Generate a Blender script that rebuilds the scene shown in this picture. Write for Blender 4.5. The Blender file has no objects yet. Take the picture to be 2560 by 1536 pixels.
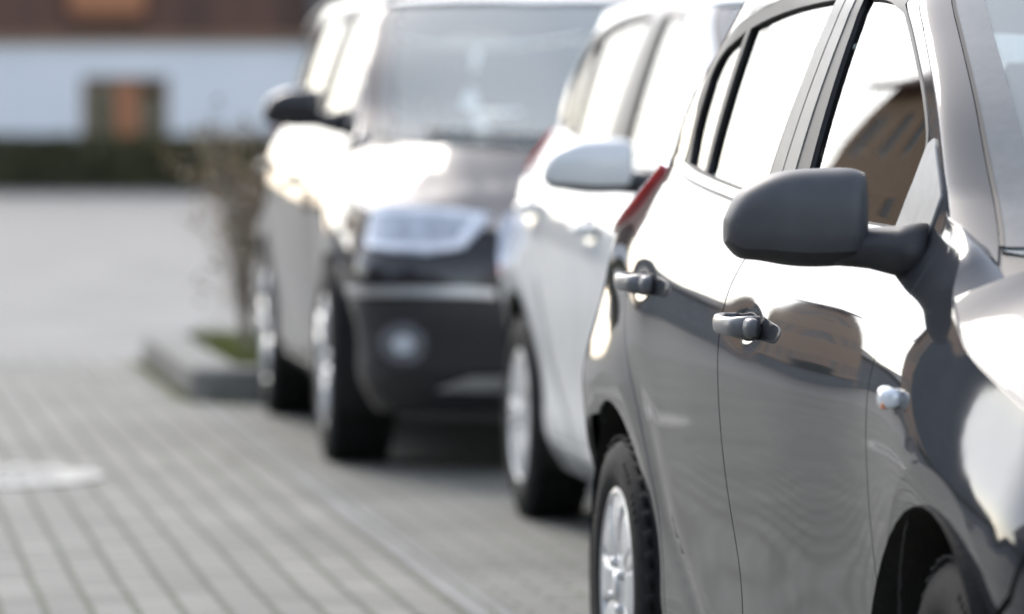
import bpy, bmesh, math, random
import numpy as np
from mathutils import Vector, Matrix
from mathutils.geometry import delaunay_2d_cdt

random.seed(7)
rng = np.random.default_rng(7)
R = math.radians
scene = bpy.context.scene
col = scene.collection

# ------------------------------------------------------------------ camera
CAM_H = 1.2575
cam_d = bpy.data.cameras.new('camera')
cam = bpy.data.objects.new('camera', cam_d)
col.objects.link(cam)
cam.location = (0, 0, CAM_H)
cam.rotation_euler = (R(90), 0, 0)
cam_d.sensor_width = 36
cam_d.lens = 160.1
cam_d.shift_y = -0.1909
cam_d.clip_start = 0.1
cam_d.clip_end = 1500
cam_d.dof.use_dof = True
cam_d.dof.focus_distance = 7.75
cam_d.dof.aperture_fstop = 2.9
scene.camera = cam

# ------------------------------------------------------------------ light
SUN_EL, SUN_AZ = R(38), R(-25)          # azimuth from +Y, negative = to the left
world = bpy.data.worlds.new('World')
scene.world = world
world.use_nodes = True
wn = world.node_tree.nodes
wl = world.node_tree.links
bg = wn['Background']
sky = wn.new('ShaderNodeTexSky')
sky.sky_type = 'NISHITA'
sky.sun_disc = False
sky.sun_elevation = SUN_EL
sky.sun_rotation = SUN_AZ
sky.air_density = 1.0
sky.dust_density = 1.8
sky.ozone_density = 1.0
hs = wn.new('ShaderNodeHueSaturation')
hs.inputs['Saturation'].default_value = 0.55
wl.new(sky.outputs[0], hs.inputs['Color'])
wl.new(hs.outputs[0], bg.inputs[0])
bg.inputs[1].default_value = 0.15

sun_d = bpy.data.lights.new('sun', 'SUN')
sun_d.energy = 0.6
sun_d.angle = R(22)
sun_d.color = (1.0, 0.95, 0.88)
sun = bpy.data.objects.new('sun', sun_d)
col.objects.link(sun)
sd = Vector((math.sin(SUN_AZ) * math.cos(SUN_EL), math.cos(SUN_AZ) * math.cos(SUN_EL), math.sin(SUN_EL)))
sun.rotation_euler = sd.to_track_quat('Z', 'Y').to_euler()
sun.location = (-20, 20, 30)

scene.view_settings.view_transform = 'Standard'
scene.view_settings.look = 'None'
scene.view_settings.exposure = 1.55
scene.view_settings.gamma = 1.0
scene.cycles.use_denoising = True
scene.cycles.max_bounces = 10
scene.cycles.transparent_max_bounces = 16
scene.cycles.caustics_reflective = False
scene.cycles.caustics_refractive = False

# ------------------------------------------------------------------ helpers
TH = R(8.75)                            # street direction, left of the view axis
SD = Vector((-math.sin(TH), math.cos(TH), 0))      # along the street, away from the camera
SL = Vector((-math.cos(TH), -math.sin(TH), 0))     # to the left of the street


def tag(o, label=None, cat=None, group=None, kind=None):
    if label: o['label'] = label
    if cat: o['category'] = cat
    if group: o['group'] = group
    if kind: o['kind'] = kind
    return o


def empty(name, loc=(0, 0, 0), rz=0):
    o = bpy.data.objects.new(name, None)
    o.empty_display_size = 0.3
    col.objects.link(o)
    o.location = loc
    o.rotation_euler = (0, 0, rz)
    return o


def link(name, me, mat, parent=None, smooth=False):
    o = bpy.data.objects.new(name, me)
    mats = mat if isinstance(mat, (list, tuple)) else [mat]
    for m in mats:
        me.materials.append(m)
    col.objects.link(o)
    if parent is not None:
        o.parent = parent
    if smooth:
        for p in me.polygons:
            p.use_smooth = True
    return o


def from_bm(name, bm, mat, parent=None, smooth=False):
    me = bpy.data.meshes.new(name)
    bm.to_mesh(me)
    bm.free()
    return link(name, me, mat, parent, smooth)


def pydata(name, V, F, mat, parent=None, smooth=False):
    me = bpy.data.meshes.new(name)
    me.from_pydata([tuple(map(float, v)) for v in V], [], F)
    me.update()
    return link(name, me, mat, parent, smooth)


def box(bm, c, s, rot=None, bev=0.0, mi=0):
    b2 = bmesh.new()
    bmesh.ops.create_cube(b2, size=1.0)
    for v in b2.verts:
        v.co = Vector((v.co.x * s[0], v.co.y * s[1], v.co.z * s[2]))
    if bev > 0:
        bmesh.ops.bevel(b2, geom=b2.edges[:], offset=bev, segments=2, affect='EDGES', profile=0.7)
    M = Matrix.Translation(Vector(c)) @ (rot.to_4x4() if rot else Matrix.Identity(4))
    vm = {}
    for v in b2.verts:
        vm[v] = bm.verts.new(M @ v.co)
    for f in b2.faces:
        nf = bm.faces.new([vm[v] for v in f.verts])
        nf.material_index = mi
    b2.free()


def tube(bm, pts, rad, seg=8, cap=True):
    pts = [Vector(p) for p in pts]
    rads = rad if isinstance(rad, (list, tuple)) else [rad] * len(pts)
    rings = []
    up = Vector((0, 0, 1))
    for i, p in enumerate(pts):
        d = (pts[min(i + 1, len(pts) - 1)] - pts[max(i - 1, 0)]).normalized()
        a = d.cross(up)
        if a.length < 0.05:
            a = d.cross(Vector((1, 0, 0)))
        a.normalize()
        b = d.cross(a)
        rings.append([bm.verts.new(p + (a * math.cos(t) + b * math.sin(t)) * rads[i])
                      for t in [2 * math.pi * k / seg for k in range(seg)]])
    for r0, r1 in zip(rings, rings[1:]):
        for k in range(seg):
            bm.faces.new((r0[k], r0[(k + 1) % seg], r1[(k + 1) % seg], r1[k]))
    if cap:
        bm.faces.new(rings[0])
        bm.faces.new(rings[-1][::-1])


def sweep(bm, pts, w, h, seg=12, up=Vector((0, 0, 1)), p=2.6):
    """sweep a rounded-rectangle section (w sideways, h along up) along pts; w, h may be lists"""
    pts = [Vector(q) for q in pts]
    ws = w if isinstance(w, (list, tuple)) else [w] * len(pts)
    hs_ = h if isinstance(h, (list, tuple)) else [h] * len(pts)
    rings = []
    for i, q in enumerate(pts):
        d = (pts[min(i + 1, len(pts) - 1)] - pts[max(i - 1, 0)]).normalized()
        a = d.cross(up).normalized()
        b = a.cross(d).normalized()
        ring = []
        for k in range(seg):
            t = 2 * math.pi * k / seg
            c, s = math.cos(t), math.sin(t)
            x = math.copysign(abs(c) ** (2 / p), c) * ws[i] / 2
            y = math.copysign(abs(s) ** (2 / p), s) * hs_[i] / 2
            ring.append(bm.verts.new(q + a * x + b * y))
        rings.append(ring)
    for r0, r1 in zip(rings, rings[1:]):
        for k in range(seg):
            bm.faces.new((r0[k], r0[(k + 1) % seg], r1[(k + 1) % seg], r1[k]))
    bm.faces.new(rings[0][::-1])
    bm.faces.new(rings[-1])


def lathe(bm, prof, seg=48, axis='y', c=(0, 0, 0), mi=0):
    """revolve profile [(r, a)] about the local y axis"""
    rings = []
    c = Vector(c)
    for r, a in prof:
        ring = []
        for k in range(seg):
            t = 2 * math.pi * k / seg
            if axis == 'y':
                q = Vector((r * math.cos(t), a, r * math.sin(t)))
            else:
                q = Vector((r * math.cos(t), r * math.sin(t), a))
            ring.append(bm.verts.new(c + q))
        rings.append(ring)
    for r0, r1 in zip(rings, rings[1:]):
        for k in range(seg):
            f = bm.faces.new((r0[k], r0[(k + 1) % seg], r1[(k + 1) % seg], r1[k]))
            f.material_index = mi


# ---------------------------------------------------------------- materials
def mat(name, base=(0.5, 0.5, 0.5), rough=0.5, metal=0.0, coat=0.0, coat_rough=0.03, spec=0.5, ior=1.5):
    m = bpy.data.materials.new(name)
    m.use_nodes = True
    b = m.node_tree.nodes['Principled BSDF']
    b.inputs['Base Color'].default_value = (*base, 1)
    b.inputs['Roughness'].default_value = rough
    b.inputs['Metallic'].default_value = metal
    b.inputs['Coat Weight'].default_value = coat
    b.inputs['Coat Roughness'].default_value = coat_rough
    b.inputs['Specular IOR Level'].default_value = spec
    b.inputs['IOR'].default_value = ior
    return m


def nodes(m):
    return m.node_tree.nodes, m.node_tree.links, m.node_tree.nodes['Principled BSDF']


def vary(m, c1, c2, scale=20, detail=4, bump=0.0, bscale=None, dist=0.01, coords='Object', stretch=None):
    n, l, b = nodes(m)
    tc = n.new('ShaderNodeTexCoord')
    src = tc.outputs[coords]
    if stretch:
        mp = n.new('ShaderNodeMapping')
        mp.inputs['Scale'].default_value = stretch
        l.new(src, mp.inputs[0])
        src = mp.outputs[0]
    nz = n.new('ShaderNodeTexNoise')
    nz.inputs['Scale'].default_value = scale
    nz.inputs['Detail'].default_value = detail
    l.new(src, nz.inputs['Vector'])
    rp = n.new('ShaderNodeValToRGB')
    rp.color_ramp.elements[0].position = 0.3
    rp.color_ramp.elements[1].position = 0.7
    rp.color_ramp.elements[0].color = (*c1, 1)
    rp.color_ramp.elements[1].color = (*c2, 1)
    l.new(nz.outputs[0], rp.inputs[0])
    l.new(rp.outputs[0], b.inputs['Base Color'])
    if bump > 0:
        nb = n.new('ShaderNodeTexNoise')
        nb.inputs['Scale'].default_value = bscale or scale * 4
        nb.inputs['Detail'].default_value = 5
        l.new(src, nb.inputs['Vector'])
        bp = n.new('ShaderNodeBump')
        bp.inputs['Strength'].default_value = bump
        bp.inputs['Distance'].default_value = dist
        l.new(nb.outputs[0], bp.inputs['Height'])
        l.new(bp.outputs[0], b.inputs['Normal'])
    return m


def paint(name, base, metal=0.4, rough=0.42):
    """metallic car paint: flake sparkle in the base, a slightly dusty clear coat"""
    m = mat(name, base, rough, metal, coat=1.0, coat_rough=0.02, spec=0.0)
    n, l, b = nodes(m)
    b.inputs['Coat IOR'].default_value = 1.5
    tc = n.new('ShaderNodeTexCoord')
    nz = n.new('ShaderNodeTexNoise')
    nz.inputs['Scale'].default_value = 6
    nz.inputs['Detail'].default_value = 6
    l.new(tc.outputs['Object'], nz.inputs['Vector'])
    rp = n.new('ShaderNodeMapRange')
    rp.inputs[1].default_value = 0.4
    rp.inputs[2].default_value = 0.75
    rp.inputs[3].default_value = 0.035
    rp.inputs[4].default_value = 0.075
    l.new(nz.outputs[0], rp.inputs[0])
    l.new(rp.outputs[0], b.inputs['Coat Roughness'])
    # orange peel, a fraction of a millimetre
    nb = n.new('ShaderNodeTexNoise')
    nb.inputs['Scale'].default_value = 5
    nb.inputs['Detail'].default_value = 1
    l.new(tc.outputs['Object'], nb.inputs['Vector'])
    bp = n.new('ShaderNodeBump')
    bp.inputs['Strength'].default_value = 0.03
    bp.inputs['Distance'].default_value = 0.01
    l.new(nb.outputs[0], bp.inputs['Height'])
    l.new(bp.outputs[0], b.inputs['Coat Normal'])
    return m


def glass(name, tint=(0.75, 0.8, 0.78), ior=1.7, haze=0.0):
    m = bpy.data.materials.new(name)
    m.use_nodes = True
    n, l = m.node_tree.nodes, m.node_tree.links
    n.remove(n['Principled BSDF'])
    out = n['Material Output']
    tr = n.new('ShaderNodeBsdfTransparent')
    tr.inputs[0].default_value = (*tint, 1)
    gl = n.new('ShaderNodeBsdfGlossy')
    gl.inputs['Roughness'].default_value = 0.004
    fr = n.new('ShaderNodeFresnel')
    fr.inputs[0].default_value = ior
    mx = n.new('ShaderNodeMixShader')
    l.new(fr.outputs[0], mx.inputs[0])
    l.new(tr.outputs[0], mx.inputs[1])
    l.new(gl.outputs[0], mx.inputs[2])
    if haze:
        df = n.new('ShaderNodeBsdfDiffuse')             # pale haze painted in for the veil of sky light
        df.inputs[0].default_value = (0.56, 0.68, 0.69, 1)
        nz = n.new('ShaderNodeTexNoise')
        nz.inputs['Scale'].default_value = 3
        mr = n.new('ShaderNodeMapRange')
        mr.inputs[3].default_value = haze * 0.85
        mr.inputs[4].default_value = haze * 1.15
        l.new(nz.outputs[0], mr.inputs[0])
        m2 = n.new('ShaderNodeMixShader')
        l.new(mr.outputs[0], m2.inputs[0])
        l.new(mx.outputs[0], m2.inputs[1])
        l.new(df.outputs[0], m2.inputs[2])
        l.new(m2.outputs[0], out.inputs[0])
    else:
        l.new(mx.outputs[0], out.inputs[0])
    return m


M_GREY = paint('grey_paint', (0.032, 0.035, 0.040), metal=0.0, rough=0.5)
M_DARK = paint('dark_paint', (0.022, 0.021, 0.023), metal=0.0)
M_DARK.node_tree.nodes['Principled BSDF'].inputs['Coat IOR'].default_value = 1.5
M_WHITE = paint('white_paint', (0.66, 0.67, 0.66), metal=0.0, rough=0.5)
M_GLASS = glass('window_glass', (0.62, 0.70, 0.66), 1.75)
M_SCREEN = glass('windscreen_glass', (0.80, 0.90, 0.87), 2.0, 0.20)
M_BLACKTRIM = vary(mat('black_trim', (0.012, 0.012, 0.014), 0.45, spec=0.3), (0.010, 0.010, 0.012), (0.016, 0.016, 0.018), 30)
M_PLASTIC = vary(mat('black_plastic', (0.02, 0.021, 0.024), 0.45), (0.018, 0.019, 0.022), (0.026, 0.027, 0.03), 40, bump=0.15, bscale=900, dist=0.001)
M_MIRROR = vary(mat('mirror_plastic', (0.05, 0.052, 0.058), 0.5, coat=0.0), (0.046, 0.048, 0.054), (0.058, 0.06, 0.066), 25, bump=0.12, bscale=1100, dist=0.001)
M_SAIL = vary(mat('sail_plastic', (0.26, 0.26, 0.26), 0.4), (0.24, 0.24, 0.24), (0.29, 0.29, 0.285), 30)  # pale grey base stands in for sky reflected in the sail
M_HANDLE = vary(mat('handle_paint', (0.10, 0.105, 0.115), 0.38, coat=0.25, coat_rough=0.25), (0.09, 0.095, 0.105), (0.12, 0.125, 0.135), 20)
M_PILLAR = vary(mat('pillar_film', (0.10, 0.10, 0.098), 0.4), (0.09, 0.09, 0.088), (0.12, 0.12, 0.116), 30)
M_FRIT = vary(mat('glass_edge_print', (0.10, 0.11, 0.115), 0.12), (0.09, 0.10, 0.105), (0.11, 0.12, 0.125), 30)
M_CHROME = vary(mat('chrome', (0.75, 0.75, 0.76), 0.12, 1.0), (0.70, 0.70, 0.71), (0.8, 0.8, 0.8), 12)
M_SATIN = vary(mat('satin_metal', (0.55, 0.56, 0.58), 0.35, 1.0), (0.50, 0.51, 0.53), (0.60, 0.61, 0.62), 12)
M_HUB = vary(mat('silver_wheel_paint', (0.62, 0.63, 0.63), 0.35, 0.35, coat=0.4, coat_rough=0.1), (0.55, 0.56, 0.56), (0.66, 0.67, 0.67), 18)
M_STEEL = vary(mat('steel_wheel', (0.30, 0.32, 0.34), 0.4, 0.5), (0.22, 0.24, 0.26), (0.40, 0.42, 0.44), 14)
M_RUBBER = vary(mat('tyre_rubber', (0.014, 0.014, 0.0145), 0.8, spec=0.2), (0.009, 0.009, 0.0095), (0.021, 0.0205, 0.020), 30, bump=0.2, bscale=300, dist=0.002)
M_WELL = vary(mat('arch_liner', (0.012, 0.012, 0.012), 0.9), (0.008, 0.008, 0.008), (0.02, 0.018, 0.016), 20, bump=0.3, bscale=90)
M_INNER = vary(mat('interior_trim', (0.025, 0.026, 0.028), 0.8), (0.02, 0.021, 0.023), (0.035, 0.036, 0.038), 20)
M_SEAT = vary(mat('seat_cloth', (0.045, 0.047, 0.05), 0.9), (0.035, 0.037, 0.04), (0.06, 0.062, 0.066), 60, bump=0.3, bscale=500, dist=0.002)
M_FOG = vary(mat('fog_lens', (0.12, 0.13, 0.15), 0.2, 0.1, coat=1.0), (0.09, 0.095, 0.11), (0.16, 0.17, 0.19), 22)
M_RED = vary(mat('red_lens', (0.62, 0.022, 0.028), 0.15, coat=1.0), (0.55, 0.016, 0.02), (0.7, 0.03, 0.034), 30)
M_LENS = vary(mat('clear_lens', (0.62, 0.68, 0.76), 0.12, 0.25, coat=1.0), (0.50, 0.56, 0.66), (0.75, 0.80, 0.86), 22)
M_LAMP = vary(mat('lamp_reflector', (0.8, 0.84, 0.9), 0.2, 0.15, coat=1.0), (0.7, 0.74, 0.8), (0.9, 0.93, 0.96), 22)
M_SMOKE = vary(mat('smoked_lens', (0.42, 0.46, 0.52), 0.12, 0.1, coat=1.0), (0.30, 0.33, 0.38), (0.55, 0.59, 0.65), 22)
M_AMBER = vary(mat('amber_bulb', (0.55, 0.18, 0.07), 0.3), (0.5, 0.14, 0.05), (0.6, 0.24, 0.1), 30)


# ------------------------------------------------------------------ curves
class Spl:
    """natural cubic spline, constant beyond its ends"""
    def __init__(s, pts):
        s.x = np.array([p[0] for p in pts], float)
        s.y = np.array([p[1] for p in pts], float)
        n = len(pts)
        h = np.diff(s.x)
        A = np.eye(n)
        r = np.zeros(n)
        for i in range(1, n - 1):
            A[i, i - 1] = h[i - 1]; A[i, i] = 2 * (h[i - 1] + h[i]); A[i, i + 1] = h[i]
            r[i] = 6 * ((s.y[i + 1] - s.y[i]) / h[i] - (s.y[i] - s.y[i - 1]) / h[i - 1])
        s.m = np.linalg.solve(A, r)
        s.h = h

    def __call__(s, t):
        t = np.asarray(t, float)
        tc = np.clip(t, s.x[0], s.x[-1])
        i = np.clip(np.searchsorted(s.x, tc, side='right') - 1, 0, len(s.h) - 1)
        h = s.h[i]
        a = (s.x[i + 1] - tc) / h
        b = (tc - s.x[i]) / h
        return a * s.y[i] + b * s.y[i + 1] + ((a ** 3 - a) * s.m[i] + (b ** 3 - b) * s.m[i + 1]) * h * h / 6


def sstep(a, b, x):
    t = np.clip((np.asarray(x, float) - a) / (b - a), 0, 1)
    return t * t * (3 - 2 * t)


def cr(pts, n=6):
    """open Catmull-Rom through pts"""
    P = [np.array(p, float) for p in pts]
    P = [2 * P[0] - P[1]] + P + [2 * P[-1] - P[-2]]
    out = []
    for i in range(1, len(P) - 2):
        for k in range(n):
            t = k / n
            out.append(0.5 * (2 * P[i] + (P[i + 1] - P[i - 1]) * t + (2 * P[i - 1] - 5 * P[i] + 4 * P[i + 1] - P[i + 2]) * t * t
                              + (3 * P[i] - P[i - 1] - 3 * P[i + 1] + P[i + 2]) * t ** 3))
    out.append(P[-2])
    return [tuple(p) for p in out]


def arc(cx, cz, r, a0, a1, n=24):
    return [(cx + r * math.cos(R(a0 + (a1 - a0) * k / n)), cz + r * math.sin(R(a0 + (a1 - a0) * k / n))) for k in range(n + 1)]


def inside(poly, pts):
    x, y = pts[:, 0], pts[:, 1]
    c = np.zeros(len(pts), bool)
    P = np.asarray(poly, float)
    Q = np.roll(P, -1, axis=0)
    for (x0, y0), (x1, y1) in zip(P, Q):
        if y0 == y1:
            continue
        m = ((y0 > y) != (y1 > y)) & (x < (x1 - x0) * (y - y0) / (y1 - y0) + x0)
        c ^= m
    return c


def clean(poly):
    out = []
    for p in poly:
        if not out or math.hypot(p[0] - out[-1][0], p[1] - out[-1][1]) > 1e-4:
            out.append((float(p[0]), float(p[1])))
    if math.hypot(out[0][0] - out[-1][0], out[0][1] - out[-1][1]) < 1e-4:
        out.pop()
    return out


def resample(poly, res):
    out = []
    for (a, b), (c, d) in zip(poly, poly[1:] + poly[:1]):
        n = max(1, int(math.ceil(math.hypot(c - a, d - b) / res)))
        for k in range(n):
            out.append((a + (c - a) * k / n, b + (d - b) * k / n))
    return out


def area(poly):
    P = np.asarray(poly)
    Q = np.roll(P, -1, 0)
    return 0.5 * np.sum(P[:, 0] * Q[:, 1] - Q[:, 0] * P[:, 1])


def inset(poly, d):
    """move a ccw polygon inwards by d"""
    P = np.asarray(poly, float)
    a = P - np.roll(P, 1, 0)
    b = np.roll(P, -1, 0) - P
    na = np.stack([-a[:, 1], a[:, 0]], 1) / (np.linalg.norm(a, axis=1, keepdims=True) + 1e-9)
    nb = np.stack([-b[:, 1], b[:, 0]], 1) / (np.linalg.norm(b, axis=1, keepdims=True) + 1e-9)
    n = na + nb
    L = np.linalg.norm(n, axis=1, keepdims=True)
    n = n / np.maximum(L, 1e-6)
    k = 1 / np.maximum(0.35, np.sum(n * na, 1, keepdims=True))
    return P + n * d * k


def seg_dist(pts, poly):
    P = np.asarray(poly)
    Q = np.roll(P, -1, 0)
    d = np.full(len(pts), 1e9)
    for p, q in zip(P, Q):
        e = q - p
        t = np.clip(((pts - p) @ e) / (e @ e + 1e-12), 0, 1)
        d = np.minimum(d, np.linalg.norm(pts - (p + t[:, None] * e), axis=1))
    return d


# ------------------------------------------------------------------ car body
class Body:
    """side, nose, windscreen, bonnet and roof surfaces of a five-door car.
    u = metres ahead of the rear axle, z = height; all in units of a small hatchback, then scaled."""
    hub = 0.835

    def __init__(s, scale=(1, 1, 1), nose=None, n_front=2.6, uB=2.85, flare=0.007, handles=True, nrear=None):
        s.sc = np.array(scale, float)
        s.WB, s.ra, s.rz = 2.525, 0.372, 0.30
        s.dents = []
        s.flare = flare
        s.nF, s.uB = n_front, uB
        s.Lf, s.Lr = 0.75, 0.75
        s.belt = Spl([(-0.7, 1.16), (0.2, 1.150), (0.35, 1.135), (0.75, 1.105), (1.1, 1.085), (1.6, 1.065), (2.05, 1.052), (2.25, 1.03),
                      (2.38, 0.99), (2.5, 0.932), (2.65, 0.885), (2.8, 0.85), (3.0, 0.81), (3.3, 0.765), (3.6, 0.745)])
        s.T = Spl([(-0.7, 0.0), (-0.4, 0.010), (0, 0.022), (0.4, 0.013), (0.8, 0.008), (1.2, 0.0), (1.6, -0.0125), (2.05, -0.030), (2.25, -0.024), (2.525, -0.014), (2.8, -0.024), (3.0, -0.036), (3.6, -0.05)])
        s.P = Spl([(0.10, -0.13), (0.18, -0.085), (0.24, -0.045), (0.30, -0.027), (0.36, -0.026), (0.45, -0.024), (0.55, -0.013), (0.65, -0.003),
                   (0.75, 0.002), (0.83, 0.001), (0.89, -0.007), (0.94, -0.023), (0.985, -0.047), (1.03, -0.075), (1.065, -0.096)]
                  + [(z, -0.110 - 0.26 * (z - 1.1) - 0.23 * (z - 1.1) ** 2) for z in (1.10, 1.14, 1.18, 1.22, 1.26, 1.30, 1.34, 1.38, 1.42, 1.45)]
                  + [(1.48, -0.249), (1.505, -0.278), (1.53, -0.33)])
        s.T2 = Spl([(-0.4, 0.034), (0.4, 0.022), (1.1, 0.0), (1.5, -0.003), (2.1, 0.0)])
        s.uF = Spl(nose or [(0.1, 3.16), (0.2, 3.22), (0.35, 3.29), (0.5, 3.315), (0.6, 3.30), (0.7, 3.26), (0.78, 3.20), (0.9, 3.1)])
        s.uR = Spl([(0.1, -0.50), (0.25, -0.58), (0.5, -0.625), (0.65, -0.62), (0.85, -0.60), (1.0, -0.555), (1.12, -0.455), (1.23, -0.32),
                    (1.335, -0.20), (1.433, -0.06), (1.48, 0.0)])
        s.uA = Spl([(0.1, -0.15), (0.5, -0.15), (0.9, -0.14), (1.06, -0.02), (1.15, 0.10), (1.23, 0.22), (1.335, 0.34), (1.433, 0.44), (1.48, 0.48)])
        s.nRz = nrear or Spl([(0.1, 4.0), (0.85, 4.0), (1.0, 3.6), (1.15, 3.0), (1.25, 2.5), (1.48, 2.4)])
        s.gB = Spl([(0.95, 2.30), (1.05, 2.20), (1.122, 2.10), (1.27, 1.90), (1.45, 1.56), (1.49, 1.48), (1.53, 1.40)])
        s.gF = Spl([(0.95, 2.86), (1.0, 2.74), (1.45, 1.73), (1.53, 1.55)])
        s.Lg, s.nG = 0.75, 1.5
        s.zr = Spl([(-0.3, 1.37), (0.0, 1.428), (0.3, 1.477), (0.8, 1.510), (1.2, 1.512), (1.5, 1.492), (1.8, 1.44)])
        s.zc = Spl([(-0.4, 1.41), (-0.1, 1.455), (0.3, 1.51), (0.9, 1.545), (1.4, 1.535), (1.7, 1.492)])
        sg = np.concatenate([np.linspace(-0.32, 0.5, 160), np.linspace(0.51, 2.0, 80)])
        E = s.Mside(sg, s.zr(sg)) / s.sc
        E = E[np.argsort(E[:, 0])]
        s.ring = E
        s.dents = [(0.33, 0.925, 0.075, 0.026, 0.009), (1.26, 0.885, 0.075, 0.026, 0.009)] if handles else []

    def side(s, u, z):
        bo = s.belt(u) - 1.08
        zz = z - sstep(0.6, 0.98, z - bo * 0.8) * bo
        p = s.P(zz)
        front = sstep(2.1, 2.6, u)
        p = np.where(zz > 0.83, p * (1 - 0.45 * front), p)
        w = sstep(0.97, 1.13, z)
        up = 0.006 - 0.028 * np.maximum(u - 0.9, 0) ** 2 + 0.012 * np.maximum(0.3 - u, 0)
        y = s.hub + s.T(u) * (1 - w) + up * w + p + s.T2(u) * np.clip((z - 1.05) / 0.4, 0, 1.3)
        y = y - 0.042 * sstep(0.68, 0.92, z) * (1 - sstep(1.14, 1.32, z)) * sstep(0.40, -0.22, u)
        # pressed hollow that sweeps from the rear wing down into the sill
        rr = np.hypot(u, z - s.rz) - (0.53 + 0.30 * sstep(0.50, 0.26, z))
        y = y - 0.005 * np.exp(-(rr / 0.06) ** 2) * sstep(0.05, 0.25, u) * sstep(0.88, 0.66, z)
        for uc in (0.0, s.WB):
            r = np.hypot(u - uc, z - s.rz)
            lip = np.clip((r - s.ra) / 0.062, -0.2, 1)
            y = y + s.flare * (lip - 1)                 # the lip is turned in towards the opening
        for (du, dz, su, sz_, a) in s.dents:
            y = y - a * np.exp(-((u - du) / su) ** 2 - ((z - dz) / sz_) ** 2)
        return y

    def Mside(s, sig, z):
        sig, z = np.asarray(sig, float), np.asarray(z, float)
        uA, uR, uF, nR = s.uA(z), s.uR(z), s.uF(z), s.nRz(z)
        f = np.clip((sig - s.uB) / s.Lf, 0, 1) * math.pi / 2
        r = np.clip((uA - sig) / s.Lr, 0, 1) * math.pi / 2
        u = np.where(sig > s.uB, s.uB + (uF - s.uB) * np.sin(f) ** (2 / s.nF), np.where(sig < uA, uA + (uR - uA) * np.sin(r) ** (2 / nR), sig))
        k = np.cos(f) ** (2 / s.nF) * np.cos(r) ** (2 / nR)
        k = np.where(k < 1e-4, 0, k)
        return np.stack([u, s.side(u, z) * k, z], 1) * s.sc

    def sig_rear(s, z):
        return float(s.uA(z)) - s.Lr

    def Mup(s, q, z):
        q, z = np.asarray(q, float), np.asarray(z, float)
        gB, gF = s.gB(z), s.gF(z)
        f = np.clip(q / s.Lg, 0, 1) * math.pi / 2
        u = np.where(q > 0, gB + (gF - gB) * np.sin(f) ** (2 / s.nG), gB + q)
        k = np.cos(f) ** (2 / s.nG)
        k = np.where(k < 1e-4, 0, k)
        y0 = s.side(np.minimum(gB, 2.1), z)
        return np.stack([u, np.where(q > 0, y0 * k, s.side(np.minimum(u, 2.1), z)), z], 1) * s.sc

    def Mhood(s, sig, r):
        """r in 'metres': 0 at the wing edge, HW at the centreline"""
        sig = np.asarray(sig, float)
        t = np.clip(np.asarray(r, float) / s.HW, 0, 1)
        zt = s.belt(sig)
        E = s.Mside(sig, zt) / s.sc
        h = 0.012 + 0.135 * sstep(3.32, 2.55, E[:, 0])
        z = zt + h * (1 - (1 - t) ** 2.6)
        y = E[:, 1] * (1 - t)
        # two soft pressed lines
        z = z + 0.006 * np.exp(-((y - 0.42) / 0.05) ** 2) * sstep(3.2, 2.9, E[:, 0])
        return np.stack([E[:, 0], y, z], 1) * s.sc
    HW = 0.7

    def Mroof(s, u, y):
        u, y = np.asarray(u, float), np.asarray(y, float)
        zc = s.zc(u)
        ye = np.maximum(np.interp(u, s.ring[:, 0], s.ring[:, 1]), 0.02)
        zr = np.interp(u, s.ring[:, 0], s.ring[:, 2])
        z = zc - (zc - zr) * np.clip(np.abs(y) / ye, 0, 1.05) ** 2.6
        return np.stack([u, y, z], 1) * s.sc


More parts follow.
